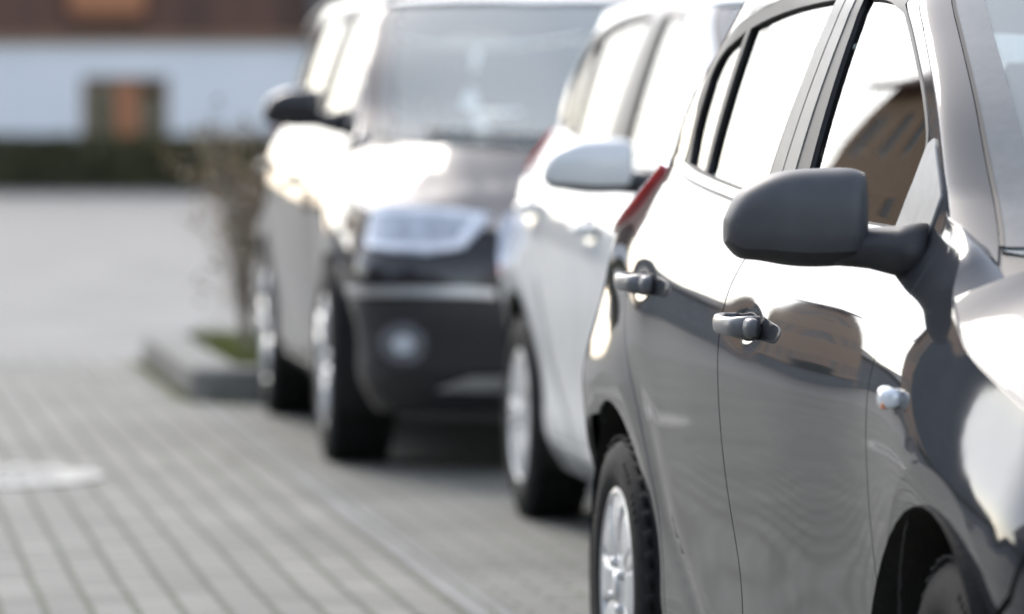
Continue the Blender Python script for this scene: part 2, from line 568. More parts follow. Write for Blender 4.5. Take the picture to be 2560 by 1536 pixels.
def tri_domain(outer, holes, res, gap, center, extra, pts=None):
    outer = clean(outer)
    if area(outer) < 0:
        outer = outer[::-1]
    outer = resample(outer, res)
    O = np.asarray(outer)
    keep = center(O) if center else np.zeros(len(O), bool)
    Oi = inset(outer, gap) if gap else O.copy()
    if center:
        Oi[keep] = np.where(center.__defaults__[0] == 0, np.stack([O[keep][:, 0], Oi[keep][:, 1]], 1), np.stack([Oi[keep][:, 0], O[keep][:, 1]], 1))
    loops = [Oi]
    for h in holes:
        h = clean(h)
        if area(h) < 0:
            h = h[::-1]
        h = resample(h, res)
        loops.append(inset(h, -gap) if gap else np.asarray(h))
    lo, hi = Oi.min(0), Oi.max(0)
    gx, gy = np.meshgrid(np.arange(lo[0], hi[0], res), np.arange(lo[1], hi[1], res * 0.87))
    gx[1::2] += res / 2
    g = np.stack([gx.ravel(), gy.ravel()], 1)
    if extra is not None:
        for (eu, ez, su, sz_) in extra:
            ex, ey = np.meshgrid(np.arange(eu - su, eu + su, 0.009), np.arange(ez - sz_, ez + sz_, 0.007))
            e = np.stack([ex.ravel(), ey.ravel()], 1)
            m = (np.abs(g[:, 0] - eu) > su) | (np.abs(g[:, 1] - ez) > sz_)
            g = np.concatenate([g[m], e])
    ok = inside(Oi, g)
    for L in loops[1:]:
        ok &= ~inside(L, g)
    g = g[ok]
    if pts is not None:
        q = np.asarray(pts, float)
        k = inside(Oi, q)
        for L in loops[1:]:
            k &= ~inside(L, q)
        q = q[k]
        if len(q):
            g = g[np.array([np.min(np.hypot(q[:, 0] - a, q[:, 1] - b_)) > res * 0.5 for a, b_ in g])]
            g = np.concatenate([g, q])
            for L in loops:
                g = g[seg_dist(g, L) > 0.004]
    for L in (loops if pts is None else []):
        if len(g):
            g = g[seg_dist(g, L) > res * 0.35]
    verts = [Vector(p) for p in np.concatenate(loops)] + [Vector(p) for p in g]
    edges = []
    o = 0
    for L in loops:
        n = len(L)
        edges += [(o + k, o + (k + 1) % n) for k in range(n)]
        o += n
    vo, _, fo, *_r = delaunay_2d_cdt(verts, edges, [], 0, 1e-6)
    V = np.array([(v.x, v.y) for v in vo])
    F = np.array([f for f in fo if len(f) == 3])
    c = V[F].mean(1)
    ok = inside(Oi, c)
    for L in loops[1:]:
        ok &= ~inside(L, c)
    F = F[ok]
    a = V[F]
    cross = (a[:, 1, 0] - a[:, 0, 0]) * (a[:, 2, 1] - a[:, 0, 1]) - (a[:, 1, 1] - a[:, 0, 1]) * (a[:, 2, 0] - a[:, 0, 0])
    F = F[np.abs(cross) > 1e-9]
    cross = cross[np.abs(cross) > 1e-9]
    F[cross < 0] = F[cross < 0][:, ::-1]
    return V, F


def centre_sig(body, which, mp):
    """mask of domain points lying on the car's centreline"""
    def f(O, axis=1 if mp == 'hood' else 0):
        M = getattr(body, 'M' + which)
        return np.abs(M(O[:, 0], O[:, 1])[:, 1]) < 2e-3
    return f


def surf(body, which, V, off):
    M = getattr(body, 'M' + which)
    P = M(V[:, 0], V[:, 1])
    e = 0.003
    du = M(V[:, 0] + e, V[:, 1]) - M(V[:, 0] - e, V[:, 1])
    dv = M(V[:, 0], V[:, 1] + e) - M(V[:, 0], V[:, 1] - e)
    N = np.cross(du, dv)
    L = np.linalg.norm(N, axis=1, keepdims=True)
    C = np.stack([np.clip(P[:, 0], 0.3, 2.3), 0 * P[:, 0], np.full(len(P), 0.7)], 1)
    N = N / np.maximum(L, 1e-9)
    bad = (L[:, 0] < 1e-9)
    flip = np.sum(N * (P - C), 1) < 0
    N[flip] *= -1
    # on the centreline the sideways normal cancels out
    mid = np.abs(P[:, 1]) < 2e-3
    N[mid, 1] = 0
    N /= np.maximum(np.linalg.norm(N, axis=1, keepdims=True), 1e-9)
    if bad.any():
        N[bad] = N[~bad].mean(0)
    return P + N * off, N


def panel(body, name, parent, m, outer, holes=(), which='side', res=0.035, gap=0.0026, fl=0.012, off=0.0, joined=False, sides=(1, -1), extra=None, pts=None):
    center = centre_sig(body, which, which)
    # tri_domain needs to know which coordinate to restore
    ax = 1 if which in ('hood', 'roof') else 0
    f = center
    def cmask(O, axis=ax, f=f):
        return f(O)
    V, F = tri_domain(outer, holes, res, gap, cmask, extra, pts)
    P, N = surf(body, which, V, off)
    # orient triangles along N
    a = P[F]
    fn = np.cross(a[:, 1] - a[:, 0], a[:, 2] - a[:, 0])
    fl_ = np.sum(fn * N[F].mean(1), 1) < 0
    F = F.copy()
    F[fl_] = F[fl_][:, ::-1]
    out = []
    acc = ([], [], [])
    for sd in sides:
        S = np.array([1, -sd, 1.0])
        PP, NN = P * S, N * S
        FF = F if sd > 0 else F[:, ::-1]
        # Mside gives y>0; the right side of the car is local -y, which mirrors once
        FF = FF[:, ::-1]
        VV, NV, FL = list(PP), list(NN), [tuple(int(i) for i in t) for t in FF]
        if fl:
            es = {}
            for t in FL:
                for k in range(3):
                    es[(t[k], t[(k + 1) % 3])] = True
            bd = [e for e in es if (e[1], e[0]) not in es]
            bd = [e for e in bd if not (abs(PP[e[0]][1]) < 2e-3 and abs(PP[e[1]][1]) < 2e-3)]
            ids = {}
            tn = {}
            for i, j in bd:
                d = PP[j] - PP[i]
                nn = np.cross(d, NN[i])
                nn /= max(np.linalg.norm(nn), 1e-9)
                for k in (i, j):
                    tn[k] = tn.get(k, 0) + nn
            for k in tn:
                n_ = tn[k] / max(np.linalg.norm(tn[k]), 1e-9)
                ids[k] = len(VV)
                VV += [PP[k], PP[k] - NN[k] * fl]
                NV += [n_ * 0.8 + NN[k] * 0.6, n_]
            for i, j in bd:
                FL.append((j, i, ids[i], ids[j]) if False else (ids[j], ids[i], ids[i] + 1, ids[j] + 1))
        if joined:
            o = len(acc[0])
            acc[0].extend(VV); acc[1].extend(NV); acc[2].extend([tuple(i + o for i in t) for t in FL])
        else:
            out.append(_mk(name, VV, NV, FL, m, parent))
    if joined:
        out.append(_mk(name, *acc, m, parent))
    return out


def _mk(name, VV, NV, FL, m, parent):
    me = bpy.data.meshes.new(name)
    me.from_pydata([tuple(map(float, v)) for v in VV], [], FL)
    for p in me.polygons:
        p.use_smooth = True
    nn = np.array(NV, float)
    nn /= np.maximum(np.linalg.norm(nn, axis=1, keepdims=True), 1e-9)
    me.normals_split_custom_set_from_vertices([tuple(n) for n in nn])
    me.update()
    return link(name, me, m, parent)


# ------------------------------------------------------------------ wheels
def tyre_mesh(r, w, rim, y0, seg=64):
    """y0 = outer face; the wheel extends inwards (+y)"""
    bm = bmesh.new()
    s = r - rim
    prof = [(rim - 0.004, 0.012), (rim + 0.006, 0.004), (rim + s * 0.25, -0.002), (rim + s * 0.30, -0.0035), (rim + s * 0.55, -0.004), (rim + s * 0.60, -0.002), (rim + s * 0.80, 0.003),
            (r - 0.012, 0.012), (r - 0.004, 0.022), (r, 0.036)]
    groove = []
    for g in (0.28, 0.5, 0.72):
        a = w * g
        groove += [(r, a - 0.006), (r - 0.007, a - 0.004), (r - 0.007, a + 0.004), (r, a + 0.006)]
    prof += groove
    prof += [(r, w - 0.036), (r - 0.012, w - 0.012), (rim + s * 0.5, w + 0.004), (rim, w - 0.01)]
    lathe(bm, [(a, y0 + b) for a, b in prof], seg)
    # shoulder blocks: cross grooves read as dark slots
    for k in range(44):
        t = 2 * math.pi * k / 44
        rot = Matrix.Rotation(-t, 3, 'Y')
        for (yy, sk) in ((0.030, 0.3), (w - 0.030, -0.3)):
            p = rot @ Vector((r - 0.0004, 0, 0))
            box(bm, (p.x, y0 + yy, p.z), (0.006, 0.036, 0.030), rot @ Matrix.Rotation(sk, 3, 'X'))
        p = rot @ Vector((r + 0.001, 0, 0))
        for yy in (w * 0.39, w * 0.61):
            box(bm, (p.x, y0 + yy, p.z), (0.005, 0.024, 0.034), rot @ Matrix.Rotation(0.4, 3, 'X'))
    # raised lettering ring as short ribs on the side wall
    for a0 in (0.6, 2.7, 4.8):
        for k in range(9):
            if k in (4,):
                continue
            t = a0 + k * 0.075
            rot = Matrix.Rotation(-t, 3, 'Y')
            p = rot @ Vector((rim + s * 0.68, 0, 0))
            box(bm, (p.x, y0 + 0.0005, p.z), (0.016, 0.003, 0.010), rot)
    return bm


def hubcap_mesh(rim, y0, spokes=8):
    bm = bmesh.new()
    # outer ring
    lathe(bm, [(rim - 0.022, y0 + 0.012), (rim - 0.018, y0 + 0.002), (rim - 0.008, y0 - 0.004), (rim + 0.002, y0 - 0.001), (rim + 0.004, y0 + 0.010)], 72)
    # centre dish
    lathe(bm, [(0.0005, y0 - 0.010), (0.022, y0 - 0.010), (0.027, y0 - 0.006), (0.033, y0 - 0.001), (0.060, y0 + 0.004), (0.075, y0 + 0.006), (0.080, y0 + 0.02)], 48)
    for k in range(spokes):
        t = 2 * math.pi * k / spokes + math.pi / 2
        rot = Matrix.Rotation(-t, 3, 'Y')
        r0, r1 = 0.062, rim - 0.014
        w0, w1 = 0.026, 0.051
        pts = []
        n = 6
        for i in range(n + 1):
            f = i / n
            rr = r0 + (r1 - r0) * f
            ww = w0 + (w1 - w0) * f ** 1.2
            yy = y0 + 0.005 - 0.012 * math.sin(math.pi * min(1, f * 0.9)) * 1.0
            prof = [(-ww - 0.004, yy + 0.018), (-ww, yy + 0.002), (-ww * 0.8, yy), (ww * 0.8, yy), (ww, yy + 0.002), (ww + 0.004, yy + 0.018)]
            pts.append([bm.verts.new(rot @ Vector((rr, b, a))) for a, b in prof])
        for a, b in zip(pts, pts[1:]):
            for j in range(len(a) - 1):
                bm.faces.new((a[j], a[j + 1], b[j + 1], b[j]))
    for k in range(4):
        t = 2 * math.pi * k / 4 + 0.5
        c = (0.052 * math.cos(t), 0, 0.052 * math.sin(t))
        lathe(bm, [(0.0005, y0 - 0.012), (0.008, y0 - 0.011), (0.0105, y0 - 0.006), (0.011, y0 + 0.008)], 14, c=c)
    bmesh.ops.recalc_face_normals(bm, faces=bm.faces[:])
    return bm


def steel_mesh(rim, y0, w):
    bm = bmesh.new()
    lathe(bm, [(0.001, y0 + 0.03), (0.09, y0 + 0.03), (0.12, y0 + 0.04), (rim - 0.03, y0 + 0.035), (rim - 0.012, y0 + 0.02), (rim, y0 + 0.006), (rim, y0 + w * 0.9)], 48)
    return bm


def alloy_mesh(rim, y0, spokes=5):
    bm = bmesh.new()
    lathe(bm, [(rim - 0.03, y0 + 0.03), (rim - 0.022, y0 + 0.004), (rim - 0.010, y0 - 0.004), (rim + 0.004, y0 - 0.002), (rim + 0.006, y0 + 0.012)], 64)
    lathe(bm, [(0.0005, y0 - 0.004), (0.03, y0 - 0.004), (0.05, y0 + 0.004), (0.075, y0 + 0.01), (0.08, y0 + 0.04)], 40)
    for k in range(spokes):
        for dt in (-0.17, 0.17):
            t = 2 * math.pi * k / spokes + math.pi / 2
            rot = Matrix.Rotation(-t, 3, 'Y')
            a = rot @ Vector((0.06, y0 + 0.01, dt * 0.10))
            rot2 = Matrix.Rotation(-(t + dt), 3, 'Y')
            b = rot2 @ Vector((rim - 0.018, y0 + 0.004, 0))
            sweep(bm, [a, a.lerp(b, 0.5) + Vector((0, -0.006, 0)), b], 0.030, 0.028, 8, up=Vector((0, 1, 0)))
    bmesh.ops.recalc_face_normals(bm, faces=bm.faces[:])
    return bm


def add_wheels(root, spots, r, w, rim, y_out, kind, steer=0.0, front_in=0.0):
    """spots: list of u; y_out = half width at the wheel's outer face; builds both sides"""
    proto = {}
    for u in spots:
        for sd in (1, -1):
            wh = empty('wheel')
            wh.parent = root
            wh.location = (u, -sd * (y_out - (front_in if u > 1 else 0)), r)
            ang = steer if u > 1 else 0.0
            wh.rotation_euler = (0, 0, ang + (0 if sd > 0 else math.pi))
            spin = 0.0 if u < 1 else 0.35
            if not proto:
                proto['tyre'] = from_bm('tyre', tyre_mesh(r, w, rim, 0.0), M_RUBBER, wh, True)
                proto['rim'] = from_bm('wheel_disc', steel_mesh(rim, 0.0, w), M_STEEL, wh, True)
                b = hubcap_mesh(rim, 0.006) if kind == 'cap' else alloy_mesh(rim, 0.006)
                proto['cap'] = from_bm('hub_cap' if kind == 'cap' else 'alloy_rim', b, M_HUB, wh, kind != 'cap')
                o = proto['cap']
                o.rotation_euler = (0, spin, 0)
                first = wh
            else:
                for p in proto.values():
                    c = p.copy()
                    col.objects.link(c)
                    c.parent = wh
                    if p is proto['cap']:
                        c.rotation_euler = (0, spin, 0)


def arch_house(root, body, depth=0.30):
    for uc in (0.0, body.WB):
        for sd in (1, -1):
            bm = bmesh.new()
            sc = body.sc
            r = body.ra + 0.004
            ys = (body.hub - 0.012) * sc[1]
            ns = 28
            prev = None
            for k in range(ns + 1):
                t = R(-30 + 240 * k / ns)
                x, z = uc + r * math.cos(t), body.rz + r * math.sin(t)
                z = max(z, 0.17)
                a = bm.verts.new((x * sc[0], -sd * ys, z * sc[2]))
                b = bm.verts.new((x * sc[0], -sd * (ys - depth), z * sc[2]))
                if prev:
                    bm.faces.new((prev[0], a, b, prev[1]))
                prev = (a, b)
            # inner wall
            vs = [bm.verts.new(((uc + r * math.cos(R(-30 + 240 * k / ns))) * sc[0], -sd * (ys - depth), max(0.17, body.rz + r * math.sin(R(-30 + 240 * k / ns))) * sc[2])) for k in range(ns + 1)]
            bm.faces.new(vs)
            from_bm('wheel_arch_liner', bm, M_WELL, root, True)


def mirror_unit(root, paint_m, base_m, loc, wid=0.225, hgt=0.142, dep=0.10, sides=(1, -1), arm_to=(0.05, -0.10, 0.022)):
    """door mirror: loc = (u, y of inboard edge, z of the lower edge) in scaled car metres"""
    for sd in sides:
        hold = empty('door_mirror')
        hold.parent = root
        u0, yi, z0 = loc
        n, m = 26, 30
        top = Spl([(0, 0.955), (0.07, 0.99), (0.2, 1.0), (0.45, 0.985), (0.65, 0.94), (0.82, 0.83), (0.94, 0.66), (1.0, 0.48)])
        bot = Spl([(0, 0.03), (0.3, 0.0), (0.6, 0.02), (0.8, 0.065), (0.93, 0.12), (1.0, 0.24)])
        V, F = [], []
        for i in range(n + 1):
            a = i / n
            aa = 1 - (1 - a) ** 1.6 if a > 0.5 else a * (1 - 0.5 ** 1.6) / 0.5
            y = yi + wid * aa
            zt, zb_ = z0 + hgt * float(top(aa)), z0 + hgt * float(bot(aa))
            ende = math.sqrt(max(0.0, 1 - aa ** 6))
            endi = 1 - 0.35 * max(0, (0.12 - aa) / 0.12) ** 2
            d = dep * (0.30 + 0.70 * ende) * endi
            for k in range(m):
                t = 2 * math.pi * k / m
                c, s_ = math.cos(t), math.sin(t)
                px = math.copysign(abs(c) ** (2 / 2.7), c)
                pz = math.copysign(abs(s_) ** (2 / 2.9), s_)
                x = px * d * (0.62 if px > 0 else 0.38)
                x -= 0.05 * aa                      # swept back outboard
                V.append((u0 + x, -sd * y, (zt + zb_) / 2 + pz * (zt - zb_) / 2))
        for i in range(n):
            for k in range(m):
                q = (i * m + k, i * m + (k + 1) % m, (i + 1) * m + (k + 1) % m, (i + 1) * m + k)
                F.append(q if sd < 0 else q[::-1])
        F.append(tuple(range(m)) if sd > 0 else tuple(range(m))[::-1])
        F.append(tuple(n * m + k for k in range(m))[::-1] if sd > 0 else tuple(n * m + k for k in range(m)))
        # lower shell is a separate darker moulding: faces under 17 % of the height
        V = np.array(V)
        up_f, lo_f = [], []
        for f in F:
            zz = np.mean([V[i][2] for i in f])
            kk = f[0] % m if sd < 0 else f[-1] % m
            (lo_f if (len(f) == 4 and math.sin(2 * math.pi * (kk + 0.5) / m) < -0.66) else up_f).append(f)
        pydata('mirror_shell', V, up_f, paint_m, hold, True)
        pydata('mirror_base', V, lo_f, base_m, hold, True)
        bm = bmesh.new()
        b0 = Vector((u0 - 0.005, -sd * (yi + 0.06), z0 + 0.030))
        b1 = Vector((u0 + 0.01, -sd * (yi - 0.01), z0 + 0.030))
        b2 = Vector((u0 + arm_to[0], -sd * (yi + arm_to[1]), z0 + arm_to[2]))
        sweep(bm, [b0, b0.lerp(b1, 0.6), b1, b1.lerp(b2, 0.5), b2], [0.07, 0.08, 0.09, 0.11, 0.14], [0.055, 0.060, 0.066, 0.082, 0.105], 16)
        bmesh.ops.recalc_face_normals(bm, faces=bm.faces[:])
        from_bm('mirror_arm', bm, base_m, hold, True)
        # the looking glass on the rear face
        bm = bmesh.new()
        box(bm, (u0 - 0.040 * dep / 0.1 - 0.022, -sd * (yi + wid * 0.40), z0 + hgt * 0.47), (0.006, wid * 0.62, hgt * 0.62), Matrix.Rotation(sd * -0.12, 3, 'Z'), 0.002)
        from_bm('mirror_glass', bm, M_CHROME, hold)


def door_handle(parents, body, spots, m):
    """pull handle bridging a pressed cup; spots = [(u, z)] in unscaled units; parents right/left per spot"""
    for (u, z), pr in zip(spots, parents):
        for sd, par in zip((1, -1), pr):
            p = body.Mside([u - 0.085, u + 0.085, u - 0.06, u + 0.06], [z - 0.004, z - 0.004, z, z])
            s = 0.045
            bm = bmesh.new()
            def pt(uu, o, dz=0.0):
                q = body.Mside([uu], [z])[0]
                y = max(q[1], p[0][1], p[1][1])
                return Vector((uu * body.sc[0], -sd * (y + o), (z + dz) * body.sc[2]))
            path = [pt(u + 0.100, -0.006), pt(u + 0.098, 0.014), pt(u + 0.088, 0.029), pt(u + 0.068, 0.037), pt(u + 0.02, 0.041), pt(u - 0.03, 0.040),
                    pt(u - 0.066, 0.034), pt(u - 0.082, 0.022), pt(u - 0.086, 0.006), pt(u - 0.086, -0.008)]
            sweep(bm, path, [0.030, 0.030, 0.026, 0.021, 0.018, 0.018, 0.020, 0.022, 0.022, 0.022], [0.040, 0.040, 0.038, 0.034, 0.032, 0.032, 0.034, 0.036, 0.036, 0.036], 14)
            # fixed lock escutcheon behind the bar
            q = pt(u + 0.122, 0.004)
            sweep(bm, [q + Vector((-0.02, 0, 0)), q + Vector((0.0, -sd * 0.012, 0)), q + Vector((0.022, -sd * 0.004, 0))], [0.02, 0.026, 0.012], [0.034, 0.036, 0.028], 12)
            bmesh.ops.recalc_face_normals(bm, faces=bm.faces[:])
            from_bm('door_handle', bm, m, par, True)


def seat(root, u, y, z0, sc=1.0, headrest=True):
    h = empty('seat')
    h.parent = root
    def rb(name, c, s, rot, bev, m):
        bm = bmesh.new()
        box(bm, c, s, rot, bev)
        bmesh.ops.subdivide_edges(bm, edges=bm.edges[:], cuts=1)
        o = from_bm(name, bm, m, h, True)
        return o
    rb('seat_cushion', (u, y, z0 + 0.10), (0.50, 0.50, 0.18), Matrix.Rotation(-0.12, 3, 'Y'), 0.06, M_SEAT)
    rb('seat_back', (u - 0.30, y, z0 + 0.45 * sc), (0.16, 0.48, 0.64 * sc), Matrix.Rotation(-0.30, 3, 'Y'), 0.06, M_SEAT)
    rb('headrest', (u - 0.43, y, z0 + 0.88 * sc), (0.10, 0.27, 0.19), Matrix.Rotation(-0.2, 3, 'Y'), 0.045, M_SEAT)
    bm = bmesh.new()
    for d in (-0.06, 0.06):
        tube(bm, [(u - 0.40, y + d, z0 + 0.72 * sc), (u - 0.43, y + d, z0 + 0.84 * sc)], 0.007, 6)
    from_bm('headrest_post', bm, M_SATIN, h)


def cabin(root, body, z_floor=0.28):
    sc = body.sc
    # floor pan and dashboard close the body off from below and ahead
    bm = bmesh.new()
    box(bm, (1.26 * sc[0], 0, 0.24 * sc[2]), (1.72 * sc[0], 1.52 * sc[1], 0.06))
    box(bm, (0.0, 0, 0.46 * sc[2]), (0.95 * sc[0], 1.02 * sc[1], 0.05))
    box(bm, (2.62 * sc[0], 0, 0.33 * sc[2]), (1.0 * sc[0], 1.0 * sc[1], 0.05))
    from_bm('floor_pan', bm, M_WELL, root)
    bm = bmesh.new()
    ub, zb = 2.02 * sc[0], 0.99 * sc[2]
    sweep(bm, [(ub, -0.68 * sc[1], zb - 0.16), (ub, -0.3, zb - 0.155), (ub, 0.3, zb - 0.155), (ub, 0.68 * sc[1], zb - 0.16)], 0.62 * sc[0], 0.30, 16)
    bmesh.ops.recalc_face_normals(bm, faces=bm.faces[:])
    from_bm('dashboard', bm, M_INNER, root, True)
    bm = bmesh.new()
    box(bm, (2.33 * sc[0], 0, 0.62 * sc[2]), (0.04, 1.35 * sc[1], 0.66 * sc[2]))
    from_bm('bulkhead', bm, M_WELL, root)
    # steering wheel on the car's left
    bm = bmesh.new()
    c = Vector((1.68 * sc[0], 0.36 * sc[1], 0.98 * sc[2]))
    rot = Matrix.Rotation(R(-62), 3, 'Y')
    ring = [c + rot @ Vector((0.185 * math.cos(t), 0.185 * math.sin(t), 0)) for t in [2 * math.pi * k / 32 for k in range(33)]]
    tube(bm, ring, 0.015, 8, cap=False)
    for t in (0, math.pi / 2, -math.pi / 2):
        tube(bm, [c, c + rot @ Vector((-0.18 * math.cos(t), 0.18 * math.sin(t), 0))], 0.018, 8)
    tube(bm, [c, c + rot @ Vector((0, 0, -0.3))], 0.03, 8)
    from_bm('steering_wheel', bm, M_INNER, root, True)
    for y in (-0.36, 0.36):
        seat(root, 1.30 * sc[0], y * sc[1], 0.36 * sc[2], sc[2])
    seat(root, 0.42 * sc[0], -0.36 * sc[1], 0.40 * sc[2], sc[2])
    seat(root, 0.42 * sc[0], 0.36 * sc[1], 0.40 * sc[2], sc[2])


def build_car(name, label, group, P0, theta, body, pm, mirror_m, tyre, wheel_kind, glass_m=M_GLASS, steer=0.0, front='hatch', handles_m=None, res=0.035, mirror_loc=None, trim=True,
              pillar_m=None, lower_m=None, front_in=0.0):
    """P0 = world xy of the rear wheel's outer face on the car's right side"""
    th = R(theta)
    c, s = math.cos(th), math.sin(th)
    hub = body.hub * body.sc[1]
    root = empty(name, (P0[0] + c * hub, P0[1] + s * hub, 0), -(math.pi / 2 - th))
    tag(root, label, 'car', group)
    b = body
    WB, ra, rz = b.WB, b.ra, b.rz
    pillar_m = pillar_m or M_PILLAR
    lower_m = lower_m or pm
    B = lambda u, d=0.0: (u, float(b.belt(u)) + d)
    pn = lambda nm, m, outer, **k: panel(b, nm, k.pop('parent', root), m, outer, res=k.pop('res', res), **k)

    # ---- doors -----------------------------------------------------------
    zs = 0.265                                             # lower edge of the doors
    rear_edge = cr([(0.16, 1.158), (0.135, 1.05), (0.14, 0.93), (0.20, 0.80), (0.32, 0.67), (0.405, 0.53), (0.45, 0.38), (0.47, zs)])
    b_edge = cr([(1.075, 1.087), (1.075, 1.0), (1.075, 0.92), (1.085, 0.75), (1.115, 0.55), (1.15, 0.40), (1.165, zs)])
    f_edge = cr([(2.10, 1.122), (2.135, 1.04), (2.135, 0.95), (2.105, 0.84), (2.095, 0.65), (2.09, 0.45), (2.085, zs)])
    belt_r = [B(u, 0.0) for u in np.linspace(0.16, 1.075, 14)]
    belt_f = [B(u, 0.0) for u in np.linspace(1.075, 1.86, 12)]
    rear_poly = rear_edge[::-1][:-1] + belt_r + b_edge[1:]
    dents = [(d[0], d[1], d[2] * 2, d[3] * 2.2) for d in b.dents]
    ring0 = [((ra + d) * math.cos(t), rz + (ra + d) * math.sin(t)) for d in (0.03, 0.046, 0.058, 0.064, 0.0665, 0.069, 0.0715, 0.074, 0.085, 0.10) for t in np.linspace(R(-5), R(100), 40)]
    rd = pn('rear_door', pm, rear_poly, gap=0.0045, extra=dents[:1], pts=ring0)
    # the front door's frame runs up along the windscreen pillar
    zt_ = np.linspace(1.122, 1.476, 14)
    fr_out = [(float(b.gB(z)), z) for z in zt_]
    g_front = cr([(1.875, float(b.belt(1.87)) + 0.008), (1.91, 1.14), (1.925, 1.205), (1.82, 1.285), (1.66, 1.368), (1.50, 1.440)])
    front_poly = b_edge[::-1][:-1] + belt_f + [(1.875, float(b.belt(1.875)))] + g_front[1:] + [(1.455, 1.488)] + fr_out[::-1][1:] + f_edge[1:]
    fd = pn('front_door', pm, front_poly, extra=dents[1:])

    # ---- glass -----------------------------------------------------------
    top = cr([(0.262, 1.27), (0.30, 1.35), (0.36, 1.402), (0.47, 1.440), (0.7, 1.472), (1.0, 1.488), (1.25, 1.488), (1.50, 1.466)], 8)
    topf = lambda u: float(np.interp(u, [p[0] for p in top], [p[1] for p in top]))
    g0 = 0.012
    ins = 0.030
    # black channel (one ring for the rear side windows, one for the front)
    rear_out = [B(u) for u in np.linspace(0.235, 0.985, 10)] + [(1.045, topf(1.045))] + [p for p in top[::-1] if p[0] < 1.04] + [(0.236, 1.2)]
    div_b, div_t = 0.455, 0.49
    q1 = cr([(0.285, B(0.28, 0.014)[1]), (0.284, 1.22), (0.315, 1.32), (0.37, 1.375), (0.465, 1.408)]) + [(div_t - 0.014, 1.412), (div_b - 0.014, B(div_b, 0.014)[1])]
    q2 = [(div_b + 0.016, B(div_b, 0.014)[1]), (div_t + 0.016, 1.416)] + [(u, topf(u) - ins) for u in np.linspace(0.56, 1.03, 8)] + [(1.045, topf(1.04) - ins), (0.968, B(0.968, 0.014)[1])] + \
         [B(u, 0.014) for u in np.linspace(0.9, 0.5, 6)]
    pn('window_frame', M_BLACKTRIM, rear_out, holes=[q1, q2], parent=root, off=0.001, gap=0.0005, fl=0.012)
    for q in (q1, q2):
        out = pn('window_pane', glass_m, q, off=-0.008, gap=-0.004, fl=0)
        for o, par in zip(out, rd): o.parent = par
    p1, p2, p3 = 0.988, 1.166, 1.268
    t1, t2, t3 = 1.047, 1.168, 1.215
    # pillar films, split at the gap between the doors
    for (a0, a1, c0, c1) in ((p1, 1.070, t1, 1.105), (1.076, p2, 1.111, t2)):
        pn('pillar_trim', pillar_m, [B(a0), B((a0 + a1) / 2), B(a1), (c1, topf(c1)), (c0, topf(c0))], off=0.003, gap=0.001, fl=0.01)
    front_out = [B(u) for u in np.linspace(p2 + 0.003, 1.875, 12)] + g_front[1:] + [(1.50, topf(1.5))] + [(u, topf(u)) for u in np.linspace(1.46, t2 + 0.003, 8)]
    gin = [(1.868, B(1.868, 0.010)[1])] + [(p[0] - 0.010, p[1] - 0.004) for p in g_front[1:-1]]
    q3 = [B(u, 0.010) for u in np.linspace(p3, 1.86, 10)] + gin + [(1.47, topf(1.47) - 0.036)] + [(u, topf(u) - 0.030) for u in np.linspace(1.4, t3, 6)]
    pn('window_frame', M_BLACKTRIM, front_out, holes=[q3], off=0.001, gap=0.0005, fl=0.012)
    out = pn('window_pane', glass_m, q3, off=-0.008, gap=-0.004, fl=0)
    for o, par in zip(out, fd): o.parent = par
    # belt moulding under the glass
    if trim:
        for (a0, a1) in ((0.20, 0.33), (0.333, 1.07), (1.078, 1.86)):
            us = np.linspace(a0, a1, 12)
            pn('belt_moulding', M_SATIN if front == 'hatch' else M_BLACKTRIM, [B(u, -0.009) for u in us] + [B(u, 0.008) for u in us[::-1]], off=0.007, gap=0.0, fl=0.012, res=0.02)
        us = np.linspace(0.19, 1.86, 30)
        pn('window_seal', M_BLACKTRIM, [B(u, -0.0155) for u in us] + [B(u, -0.009) for u in us[::-1]], off=0.003, gap=0.0, fl=0.006, res=0.02)
        pn('window_seal', M_BLACKTRIM, [B(u, 0.0085) for u in us[3:]] + [B(u, 0.013) for u in us[3:][::-1]], off=0.004, gap=0.0, fl=0.006, res=0.02)
    # sail piece ahead of the front window
    pn('mirror_sail', M_SAIL, [(1.878, B(1.878, 0.004)[1]), (2.06, 1.062), (2.075, 1.125), (1.955, 1.215), (1.93, 1.205), (1.913, 1.14)], off=0.004, gap=0.001)

    # ---- shell: sill, quarter, roof rail ----------------------------------
    a_r = lambda a0, a1, n=26: arc(0, rz, ra, a0, a1, n)
    a_f = lambda a0, a1, n=26: arc(WB, rz, ra, a0, a1, n)
    sill_z = 0.17
    ring = lambda uc: [(uc + (ra + d) * math.cos(t), rz + (ra + d) * math.sin(t)) for d in (0.014, 0.03, 0.046, 0.058, 0.064, 0.0665, 0.069, 0.0715, 0.074, 0.085, 0.10)
                       for t in np.linspace(R(-15), R(200), 66)]
    shell = [(2.0855, zs), (2.085, sill_z), (0.36, sill_z)] + [p for p in a_r(-18, 200, 40) if True]
    tail = float(b.uA(0.95))
    # from the arch up the bumper seam to the tail lamp, tailgate edge, then the roof
    back = [(-0.42, 0.34), (-0.44, 0.56), (-0.50, 0.66), (-0.60, 0.70), (-0.61, 0.90)]
    dpil = cr([(-0.50, 0.965), (-0.42, 1.02), (-0.34, 1.09), (-0.315, 1.15)], 5)
    dp2 = cr([(-0.315, 1.15), (-0.25, 1.22), (-0.16, 1.31), (-0.07, 1.38), (0.0, float(b.zr(0.0)))], 5)[1:]
    rail = [(u, float(b.zr(u))) for u in np.linspace(0.05, 1.47, 22)]
    dlo_f = [(1.455, 1.488)]
    dlo = [(u, topf(u)) for u in np.linspace(1.46, 0.5, 18)] + [p for p in top[::-1] if p[0] < 0.49] + [(0.236, 1.2), (0.20, B(0.2, 0.0)[1])]
